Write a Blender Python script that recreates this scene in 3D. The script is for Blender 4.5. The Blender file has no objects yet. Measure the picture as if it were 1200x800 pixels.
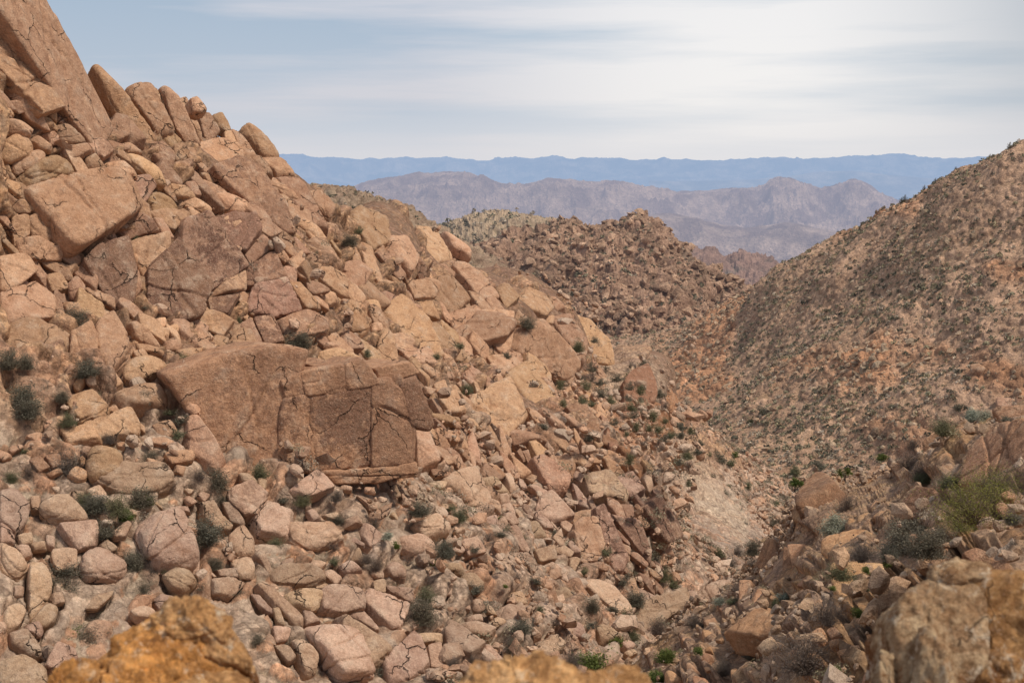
import bpy, math, random, time
import numpy as np
from mathutils import Vector
from mathutils.bvhtree import BVHTree
T0 = time.time()
random.seed(7)
RNG = np.random.default_rng(11)
SC = bpy.context.scene
COL = SC.collection
F = 1667.0
TH = math.radians(6.84)
CT, ST = math.cos(TH), math.sin(TH)
f32 = np.float32

# ------------------------------------------------------------------ helpers
def P(px, py, d):
    """world point seen at photo pixel (px,py) that lies at distance d along +Y (camera at the origin)"""
    x = (np.asarray(px, float) - 600) / F
    y = -(np.asarray(py, float) - 400) / F
    wy = CT + y * ST
    wz = -ST + y * CT
    s = d / wy
    return np.stack(np.broadcast_arrays(x * s, wy * s, wz * s), -1)

def project(p):
    p = np.asarray(p, float)
    zc = p[..., 1] * CT - p[..., 2] * ST
    yc = p[..., 1] * ST + p[..., 2] * CT
    return 600 + F * p[..., 0] / zc, 400 - F * yc / zc

def h3(ix, iy, iz, seed):
    with np.errstate(over='ignore'):
        n = (ix.astype(np.int64) * 374761393 + iy.astype(np.int64) * 668265263 + iz.astype(np.int64) * 2147483647 + seed * 1274126177) & 0xFFFFFFFF
        n = ((n ^ (n >> 13)) * 1274126177) & 0xFFFFFFFF
        n = n ^ (n >> 16)
    return (n & 0xFFFFFF).astype(f32) / f32(0xFFFFFF)

def vnoise(p, seed=0):
    fl = np.floor(p)
    i = fl.astype(np.int64)
    f = (p - fl).astype(f32)
    f = f * f * f * (f * (f * 6 - 15) + 10)
    x, y, z = i[..., 0], i[..., 1], i[..., 2]
    fx, fy, fz = f[..., 0], f[..., 1], f[..., 2]
    def L(dz):
        a = h3(x, y, z + dz, seed); b = h3(x + 1, y, z + dz, seed)
        c = h3(x, y + 1, z + dz, seed); d = h3(x + 1, y + 1, z + dz, seed)
        ab = a + (b - a) * fx; cd = c + (d - c) * fx
        return ab + (cd - ab) * fy
    l0, l1 = L(0), L(1)
    return (l0 + (l1 - l0) * fz) * 2 - 1

def fbm(p, octv=4, seed=0, gain=.5, ridged=False):
    s = 0; a = 1.0; t = 0
    for o in range(octv):
        v = vnoise(p * (2.03 ** o) + o * 17.3, seed + o)
        if ridged: v = 1 - 2 * np.abs(v)
        s = s + a * v; t += a; a *= gain
    return s / t

def pile(a, b, cell, asp=1.0, ang=0.0, dens=.9, seed=0, k=3.0, rmin=.42, rmax=.8, jit=.8, rot=.5, reach=1, pw=.42):
    """field of overlapping rounded blocks over plane coordinates a,b -> height, id, inside"""
    ca, sa = math.cos(ang), math.sin(ang)
    u = (a * ca + b * sa) / (cell * asp); v = (-a * sa + b * ca) / cell
    iu, iv = np.floor(u).astype(np.int64), np.floor(v).astype(np.int64)
    H = np.full(u.shape, -1, f32); ID = np.zeros(u.shape, f32)
    for du in range(-reach, reach + 1):
        for dv in range(-reach, reach + 1):
            cu, cv = iu + du, iv + dv
            z0 = np.zeros_like(cu)
            r = [h3(cu, cv, z0 + j, seed) for j in range(8)]
            x = (u - (cu + .5 + (r[0] - .5) * jit)) * asp
            y = v - (cv + .5 + (r[1] - .5) * jit)
            t = (r[2] - .5) * 2 * rot
            c, s = np.cos(t), np.sin(t)
            x2, y2 = x * c + y * s, -x * s + y * c
            rx = (rmin + (rmax - rmin) * r[3]) * asp; ry = rmin + (rmax - rmin) * r[4]
            q = np.abs(x2 / rx) ** k + np.abs(y2 / ry) ** k
            ins = (q < 1) & (r[7] < dens)
            h = (.25 + .75 * r[5]) * np.power(np.clip(1 - q, 0, 1), pw) + (r[6] - .5) * .7 * x2 / asp + (r[5] - .5) * .5 * y2
            better = ins & (h > H)
            H = np.where(better, h, H).astype(f32); ID = np.where(better, r[6], ID)
    return np.clip(H, 0, None), ID, H > 0

def crm(P0, P1, P2, P3, t):
    return .5 * (2 * P1 + (P2 - P0) * t + (2 * P0 - 5 * P1 + 4 * P2 - P3) * t * t + (3 * P1 - P0 - 3 * P2 + P3) * t ** 3)

def resample(C, n, axis, smooth=True):
    C = np.moveaxis(C, axis, 0); m = C.shape[0]
    t = np.linspace(0, m - 1, n); i = np.clip(t.astype(int), 0, m - 2); f = (t - i).reshape(-1, *([1] * (C.ndim - 1)))
    g = lambda j: C[np.clip(j, 0, m - 1)]
    R = crm(g(i - 1), g(i), g(i + 1), g(i + 2), f) if smooth else g(i) * (1 - f) + g(i + 1) * f
    return np.moveaxis(R, 0, axis)

def loft(ctrl, nu, nv, warp=None):
    """ctrl[rows][cols] = (px,py,d): returns grid of world points + pixel grid"""
    C = np.array(ctrl, float); C[..., 2] = 1 / C[..., 2]
    if warp is not None:
        m = C.shape[0]
    G = resample(resample(C, nu, 1), nv, 0)
    W = P(G[..., 0], G[..., 1], 1 / G[..., 2])
    return W, G[..., :2]

def gnormals(W):
    du = np.gradient(W, axis=1); dv = np.gradient(W, axis=0)
    n = np.cross(du, dv); n /= np.linalg.norm(n, axis=-1, keepdims=True) + 1e-12
    flip = (n * -W).sum(-1).mean() < 0
    return -n if flip else n

def mesh_np(name, V, faces, mat, tint=None, varn=None, smooth=True, origin=(0, 0, 0), parent=None):
    me = bpy.data.meshes.new(name)
    V = np.asarray(V, f32).reshape(-1, 3) - np.asarray(origin, f32)
    faces = np.asarray(faces, np.int32)
    k = faces.shape[1]; nf = len(faces)
    me.vertices.add(len(V)); me.vertices.foreach_set('co', V.ravel())
    me.loops.add(nf * k); me.loops.foreach_set('vertex_index', faces.ravel())
    me.polygons.add(nf); me.polygons.foreach_set('loop_start', np.arange(0, nf * k, k, dtype=np.int32))
    me.polygons.foreach_set('use_smooth', np.full(nf, smooth))
    me.update(calc_edges=True)
    if tint is not None:
        a = me.attributes.new('tint', 'FLOAT_COLOR', 'POINT')
        c = np.ones((len(V), 4), f32); c[:, :3] = tint; c[:, 3] = 0 if varn is None else varn
        a.data.foreach_set('color', c.ravel())
    me.materials.append(mat)
    o = bpy.data.objects.new(name, me); o.location = origin
    if parent is not None: o.parent = parent
    COL.objects.link(o)
    return o

def grid_faces(nv, nu):
    i = np.arange(nv * nu).reshape(nv, nu)
    return np.stack([i[:-1, :-1], i[:-1, 1:], i[1:, 1:], i[1:, :-1]], -1).reshape(-1, 4)

_ico = {}
def ico(s):
    if s not in _ico:
        import bmesh
        bm = bmesh.new(); bmesh.ops.create_icosphere(bm, subdivisions=s, radius=1)
        bm.verts.ensure_lookup_table()
        _ico[s] = (np.array([v.co for v in bm.verts]), np.array([[v.index for v in f.verts] for f in bm.faces]))
        bm.free()
    return _ico[s]

def hull2(pts):
    pts = sorted(map(tuple, pts)); 
    def half(ps):
        h = []
        for p in ps:
            while len(h) > 1 and (h[-1][0] - h[-2][0]) * (p[1] - h[-2][1]) - (h[-1][1] - h[-2][1]) * (p[0] - h[-2][0]) <= 0: h.pop()
            h.append(p)
        return h
    a = half(pts); b = half(pts[::-1])
    return np.array(a[:-1] + b[:-1])

def tag(o, label=None, cat=None, group=None, kind=None):
    if label: o['label'] = label
    if cat: o['category'] = cat
    if group: o['group'] = group
    if kind: o['kind'] = kind
    return o
# ------------------------------------------------------------------ materials
class NT:
    def __init__(s, m):
        m.use_nodes = True; s.t = m.node_tree; s.t.nodes.clear()
    def n(s, typ, **kw):
        nd = s.t.nodes.new(typ)
        for k, v in kw.items():
            if k.startswith('_'): setattr(nd, k[1:], v)
            else: s.set(nd, k, v)
        return nd
    def set(s, nd, k, v):
        inp = nd.inputs[int(k[1:])] if k[0] == 'i' and k[1:].isdigit() else nd.inputs[k]
        if hasattr(v, 'is_output'): s.t.links.new(v, inp)
        else:
            if isinstance(v, (tuple, list)) and len(v) == 3 and inp.type == 'RGBA': v = (*v, 1)
            inp.default_value = v
    def noise(s, vec, scale, detail=4, rough=.6):
        return s.n('ShaderNodeTexNoise', Vector=vec, Scale=scale, Detail=detail, Roughness=rough).outputs['Fac']
    def ramp(s, v, a, b, lo=0., hi=1.):
        return s.n('ShaderNodeMapRange', Value=v, i1=a, i2=b, i3=lo, i4=hi).outputs[0]
    def math(s, op, a, b=0.):
        return s.n('ShaderNodeMath', _operation=op, i0=a, i1=b).outputs[0]
    def mix(s, f, a, b, bt='MIX'):
        nd = s.n('ShaderNodeMix', _data_type='RGBA', _blend_type=bt)
        s.set(nd, 'i0', f); s.set(nd, 'i6', a); s.set(nd, 'i7', b)
        return nd.outputs[2]

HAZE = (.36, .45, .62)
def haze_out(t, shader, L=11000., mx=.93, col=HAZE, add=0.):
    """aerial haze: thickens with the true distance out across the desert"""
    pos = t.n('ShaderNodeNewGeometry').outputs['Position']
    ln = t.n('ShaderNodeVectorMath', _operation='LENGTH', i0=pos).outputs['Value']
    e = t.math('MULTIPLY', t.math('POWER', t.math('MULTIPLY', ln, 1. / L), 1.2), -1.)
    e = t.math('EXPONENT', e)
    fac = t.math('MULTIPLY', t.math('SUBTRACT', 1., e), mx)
    em = t.n('ShaderNodeEmission', Color=col, Strength=1.)  # haze painted onto the surface as a glow, stronger with distance
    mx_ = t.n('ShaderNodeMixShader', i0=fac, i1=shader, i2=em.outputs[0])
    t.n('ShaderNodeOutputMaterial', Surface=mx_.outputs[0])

def rock_material(name, sc=1.0, varn_col=(.12, .063, .043), crack=1.0, bump=1.0, haze=True, pale=(.66, .52, .39), grain=1.0, crack_scale=.42, con=0., gravel=0.):
    m = bpy.data.materials.new(name); t = NT(m)
    pos = t.n('ShaderNodeNewGeometry').outputs['Position']
    at = t.n('ShaderNodeAttribute', _attribute_name='tint')
    col, va = at.outputs['Color'], at.outputs['Alpha']
    big = t.noise(pos, .28 * sc, 5, .6)
    mid = t.noise(pos, 1.5 * sc, 6, .68)
    fine = t.noise(pos, 9. * sc, 5, .75)
    grit = t.noise(pos, 38. * sc, 3, .7)
    # warped coordinates for joints
    wn = t.n('ShaderNodeTexNoise', Vector=pos, Scale=.9 * sc, Detail=4., Roughness=.6).outputs['Color']
    wv = t.n('ShaderNodeVectorMath', _operation='SCALE', i0=wn); t.set(wv, 'Scale', 1.1 / sc)
    wp = t.n('ShaderNodeVectorMath', _operation='ADD', i0=pos, i1=wv.outputs[0]).outputs[0]
    c = t.mix(t.ramp(big, .35, .68), t.mix(1., col, (.84, .80, .78), 'MULTIPLY'), t.mix(1., col, (1.13, 1.10, 1.05), 'MULTIPLY'))
    c = t.mix(t.ramp(mid, .52, .75, 0, .55), c, pale)
    c = t.mix(t.ramp(mid, .48, .30, 0, .75), c, t.mix(1., col, (.62, .50, .42), 'MULTIPLY'))
    # rusty desert varnish in broken patches
    vn = t.math('ADD', t.math('MULTIPLY', big, .55), t.math('MULTIPLY', t.noise(wp, 2.6 * sc, 7, .72), .5))
    vf = t.math('MULTIPLY', t.ramp(vn, .47, .55), va)
    c = t.mix(vf, c, t.mix(t.ramp(fine, .35, .65), varn_col, tuple(x * 1.75 for x in varn_col)))
    sp = t.math('MULTIPLY', t.ramp(t.noise(pos, 22. * sc, 2, .5), .60, .70, 0, .55), va)
    c = t.mix(sp, c, pale)
    # mineral speckle
    c = t.mix(1., c, t.mix(t.ramp(fine, .3, .72), (.78, .76, .74), (1.2, 1.2, 1.2)), 'MULTIPLY')
    c = t.mix(1., c, t.mix(t.ramp(grit, .3, .72), (.66, .64, .63), (1.34, 1.34, 1.34)), 'MULTIPLY')
    vor = t.n('ShaderNodeTexVoronoi', _feature='DISTANCE_TO_EDGE', Vector=wp, Scale=crack_scale * sc).outputs['Distance']
    cr = t.math('MULTIPLY', t.ramp(vor, .0, .011 * 1, 1., 0.), t.math('MULTIPLY', t.ramp(t.noise(pos, .7 * sc, 2), .46, .56), crack))
    c = t.mix(t.math('MULTIPLY', cr, .85), c, (.045, .026, .018))
    if gravel:
        gv = t.n('ShaderNodeTexVoronoi', Vector=pos, Scale=gravel, Randomness=1.)
        gs = t.n('ShaderNodeSeparateColor', Color=gv.outputs['Color']).outputs[0]
        gvb = t.n('ShaderNodeTexVoronoi', Vector=wp, Scale=gravel * 2.7, Randomness=1.)
        gsb = t.n('ShaderNodeSeparateColor', Color=gvb.outputs['Color']).outputs[0]
        gm = t.ramp(t.noise(pos, .5 * sc, 4), .38, .55, .35, 1.)
        c = t.mix(gm, c, t.mix(1., c, t.mix(gs, (.62, .59, .57), (1.32, 1.3, 1.27)), 'MULTIPLY'))
        c = t.mix(gm, c, t.mix(1., c, t.mix(gsb, (.72, .70, .68), (1.22, 1.2, 1.2)), 'MULTIPLY'))
        c = t.mix(t.math('MULTIPLY', gm, t.ramp(gv.outputs['Distance'], .4, .7, 0, .45)), c, (.13, .09, .065))
        grav_h = t.math('MULTIPLY', t.math('MULTIPLY', gv.outputs['Distance'], gm), -.22)
    if con:
        c = t.mix(t.ramp(t.noise(wp, 3.2 * sc, 6, .75), .53, .40, 0, con), c, varn_col)
        c = t.mix(t.ramp(t.noise(wp, 2.1 * sc, 6, .75), .56, .66, 0, con), c, (.78, .66, .50))
    st = t.n('ShaderNodeMapping', Vector=pos, Scale=(1.3 * sc, 1.3 * sc, .22 * sc)).outputs[0]
    c = t.mix(t.ramp(t.noise(st, 1.6, 4, .6), .55, .75, 0, .38), c, t.mix(1., c, (.6, .52, .48), 'MULTIPLY'))
    hgt = t.math('ADD', t.math('MULTIPLY', fine, .11), t.math('MULTIPLY', grit, .03))
    hgt = t.math('ADD', hgt, t.math('MULTIPLY', mid, .42))
    hgt = t.math('SUBTRACT', hgt, t.math('MULTIPLY', cr, .2))
    if name == 'granite': hgt = t.math('SUBTRACT', hgt, t.math('MULTIPLY', cr, .35))
    if gravel: hgt = t.math('ADD', hgt, grav_h)
    bp = t.n('ShaderNodeBump', Height=hgt, Strength=.85 * bump, Distance=.55 / sc)
    bs = t.n('ShaderNodeBsdfPrincipled', Roughness=.93, Normal=bp.outputs[0])
    t.set(bs, 'Base Color', c); t.set(bs, 'Specular IOR Level', .12)
    if haze: haze_out(t, bs.outputs[0])
    else: t.n('ShaderNodeOutputMaterial', Surface=bs.outputs[0])
    return m

def hill_material(name, fsc, bump=.8, mottling=1.0, hz=HAZE, L=11000.):
    """distant slopes: attribute tint + noise at matching scale + haze"""
    m = bpy.data.materials.new(name); t = NT(m)
    pos = t.n('ShaderNodeNewGeometry').outputs['Position']
    at = t.n('ShaderNodeAttribute', _attribute_name='tint'); col = at.outputs['Color']
    big = t.noise(pos, .12 * fsc, 6, .62); mid = t.noise(pos, 1. * fsc, 5, .7); fine = t.noise(pos, 6. * fsc, 4, .75)
    c = t.mix(1., col, t.mix(t.ramp(big, .35, .65), (.82, .8, .78), (1.15, 1.12, 1.08)), 'MULTIPLY')
    c = t.mix(mottling, c, t.mix(1., c, t.mix(t.ramp(mid, .32, .68), (.62, .6, .58), (1.35, 1.35, 1.35)), 'MULTIPLY'))
    c = t.mix(mottling, c, t.mix(1., c, t.mix(t.ramp(fine, .3, .7), (.6, .6, .58), (1.35, 1.35, 1.35)), 'MULTIPLY'))
    hgt = t.math('ADD', t.math('MULTIPLY', mid, .6), t.math('MULTIPLY', fine, .15))
    bp = t.n('ShaderNodeBump', Height=hgt, Strength=bump, Distance=1.2 / fsc)
    bs = t.n('ShaderNodeBsdfPrincipled', Roughness=.95, Normal=bp.outputs[0])
    t.set(bs, 'Base Color', c); t.set(bs, 'Specular IOR Level', .08)
    haze_out(t, bs.outputs[0], L, col=hz)
    return m

def plant_material(name, c1, c2, rough=.8, trans=.25):
    m = bpy.data.materials.new(name); t = NT(m)
    pos = t.n('ShaderNodeNewGeometry').outputs['Position']
    oi = t.n('ShaderNodeObjectInfo').outputs['Random']
    f = t.ramp(t.noise(pos, 5., 4, .8), .3, .7)
    c = t.mix(f, c1, c2)
    c = t.mix(t.ramp(oi, 0, 1, 0, .45), c, t.mix(1., c, (1.45, 1.15, 1.0), 'MULTIPLY'))
    bs = t.n('ShaderNodeBsdfPrincipled', Roughness=rough); t.set(bs, 'Base Color', c); t.set(bs, 'Specular IOR Level', .15)
    tr = t.n('ShaderNodeBsdfTranslucent'); t.set(tr, 'Color', c)
    mx = t.n('ShaderNodeMixShader', i0=trans, i1=bs.outputs[0], i2=tr.outputs[0])
    t.n('ShaderNodeOutputMaterial', Surface=mx.outputs[0])
    return m

M_rock = rock_material('granite')
M_ground = rock_material('granite_rubble_ground', crack=.35, pale=(.47, .39, .30), varn_col=(.15, .085, .06), grain=1.1, gravel=3.4)
M_nrock = rock_material('near_granite', sc=1.6, crack=.7, pale=(.60, .46, .31), varn_col=(.14, .075, .045))
M_near = rock_material('near_slope_rock', sc=2.2, crack=.5, pale=(.48, .36, .24), varn_col=(.14, .075, .045), gravel=8.)
M_fore = rock_material('orange_weathered_rock', sc=7., crack=.5, pale=(.66, .50, .33), varn_col=(.14, .055, .018), haze=False, crack_scale=.3, bump=1.3, con=.6)
M_hill = hill_material('shrubby_hill', .55)
M_mid = hill_material('rocky_hill', .3)
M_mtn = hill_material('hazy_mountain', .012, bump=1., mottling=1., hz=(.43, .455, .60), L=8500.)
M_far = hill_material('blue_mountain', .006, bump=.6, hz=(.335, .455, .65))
M_leaf = {
 'dark': plant_material('dark_grey_green_leaves', (.088, .082, .060), (.20, .185, .135)),
 'olive': plant_material('olive_leaves', (.085, .095, .050), (.20, .20, .115)),
 'grey': plant_material('grey_dry_twigs_leaves', (.085, .068, .058), (.21, .175, .145)),
 'sage': plant_material('pale_sage_leaves', (.20, .22, .17), (.38, .40, .31)),
 'green': plant_material('fresh_green_leaves', (.06, .085, .022), (.17, .20, .055)),
 'lime': plant_material('yellow_green_leaves', (.10, .11, .025), (.27, .27, .075)),
 'straw': plant_material('straw_dry_grass', (.30, .22, .12), (.52, .42, .26)),
}
M_twig = plant_material('woody_twigs', (.07, .052, .042), (.17, .135, .11), trans=0.)

# ------------------------------------------------------------------ world, sun, camera
w = bpy.data.worlds.new('World'); SC.world = w; w.use_nodes = True
t = NT(w)
SUN_EL, SUN_AZ = math.radians(57), math.radians(118)      # azimuth measured from +Y towards +X
sky = t.n('ShaderNodeTexSky', _sky_type='NISHITA', _sun_disc=False, _sun_elevation=SUN_EL, _sun_rotation=SUN_AZ)
tc = t.n('ShaderNodeTexCoord').outputs['Generated']
sp = t.n('ShaderNodeSeparateXYZ', Vector=tc)
skyc = t.mix(1., sky.outputs[0], (.085, .085, .085), 'MULTIPLY')
# streaky high cloud: layered noise, long sideways and thin in height
mp = t.n('ShaderNodeMapping', Vector=tc, Scale=(1.6, 1.6, 17.), Location=(1.1, 5.4, 2.35)).outputs[0]
n1 = t.noise(mp, 1.15, 5, .5)
mp2 = t.n('ShaderNodeMapping', Vector=tc, Scale=(3.2, 3.2, 46.), Location=(.7, 2.4, 1.3)).outputs[0]
n2 = t.noise(mp2, 1.1, 7, .6)
cl = t.math('ADD', t.math('MULTIPLY', n1, .68), t.math('MULTIPLY', n2, .32))
elev = sp.outputs['Z']
cover = t.ramp(cl, .44, .56)
blue = t.mix(t.ramp(elev, .0, .11), (.52, .55, .62), (.33, .42, .53))
white = t.mix(t.ramp(elev, .0, .12), (.59, .57, .61), (.575, .575, .625))
gl = t.n('ShaderNodeVectorMath', _operation='DOT_PRODUCT', i0=tc, i1=tuple(float(v) for v in (P(880, 75, 1.) / np.linalg.norm(P(880, 75, 1.))))).outputs['Value']
glow = t.math('MULTIPLY', t.math('POWER', t.ramp(gl, .972, 1.0), 1.5), .62)
cc = t.mix(cover, blue, white)
side = t.math('MULTIPLY', t.ramp(sp.outputs['X'], .20, .36, 0, .9), t.ramp(elev, .0, .1, .3, 1.))
cc = t.mix(side, cc, (.34, .38, .43))
cc = t.mix(t.math('MULTIPLY', glow, t.ramp(cl, .38, .56, .35, .95)), cc, (.93, .90, .855))
hz = t.ramp(elev, .0, .045, .75, 0.)
cc = t.mix(hz, cc, (.66, .655, .68))
leftd = t.ramp(sp.outputs['X'], .08, -.25, 0, .32)
cc = t.mix(t.math('MULTIPLY', leftd, t.ramp(elev, 0., .06, .35, 1.)), cc, (.37, .425, .515))
fin = t.mix(.10, cc, skyc)
bg = t.n('ShaderNodeBackground', Color=fin, Strength=1.2)
t.n('ShaderNodeOutputWorld', Surface=bg.outputs[0])

sl = bpy.data.lights.new('veiled_sun', 'SUN'); sl.energy = 3.5; sl.angle = math.radians(9); sl.color = (1, .93, .82)
so = bpy.data.objects.new('veiled_sun', sl); COL.objects.link(so)
sd = Vector((math.sin(SUN_AZ) * math.cos(SUN_EL), math.cos(SUN_AZ) * math.cos(SUN_EL), math.sin(SUN_EL)))
so.rotation_euler = sd.to_track_quat('Z', 'Y').to_euler(); so.location = (0, 0, 60)

cam = bpy.data.cameras.new('camera'); cam.sensor_width = 36; cam.lens = 50.0; cam.clip_start = .1; cam.clip_end = 400000
cam.dof.use_dof = True; cam.dof.focus_distance = 75; cam.dof.aperture_fstop = 6.3
co = bpy.data.objects.new('camera', cam); COL.objects.link(co)
co.rotation_euler = (math.pi / 2 - TH, 0, 0); SC.camera = co
SC.view_settings.view_transform = 'Standard'; SC.view_settings.look = 'None'; SC.view_settings.exposure = 0
SC.render.resolution_x = 1024; SC.render.resolution_y = 682
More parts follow.
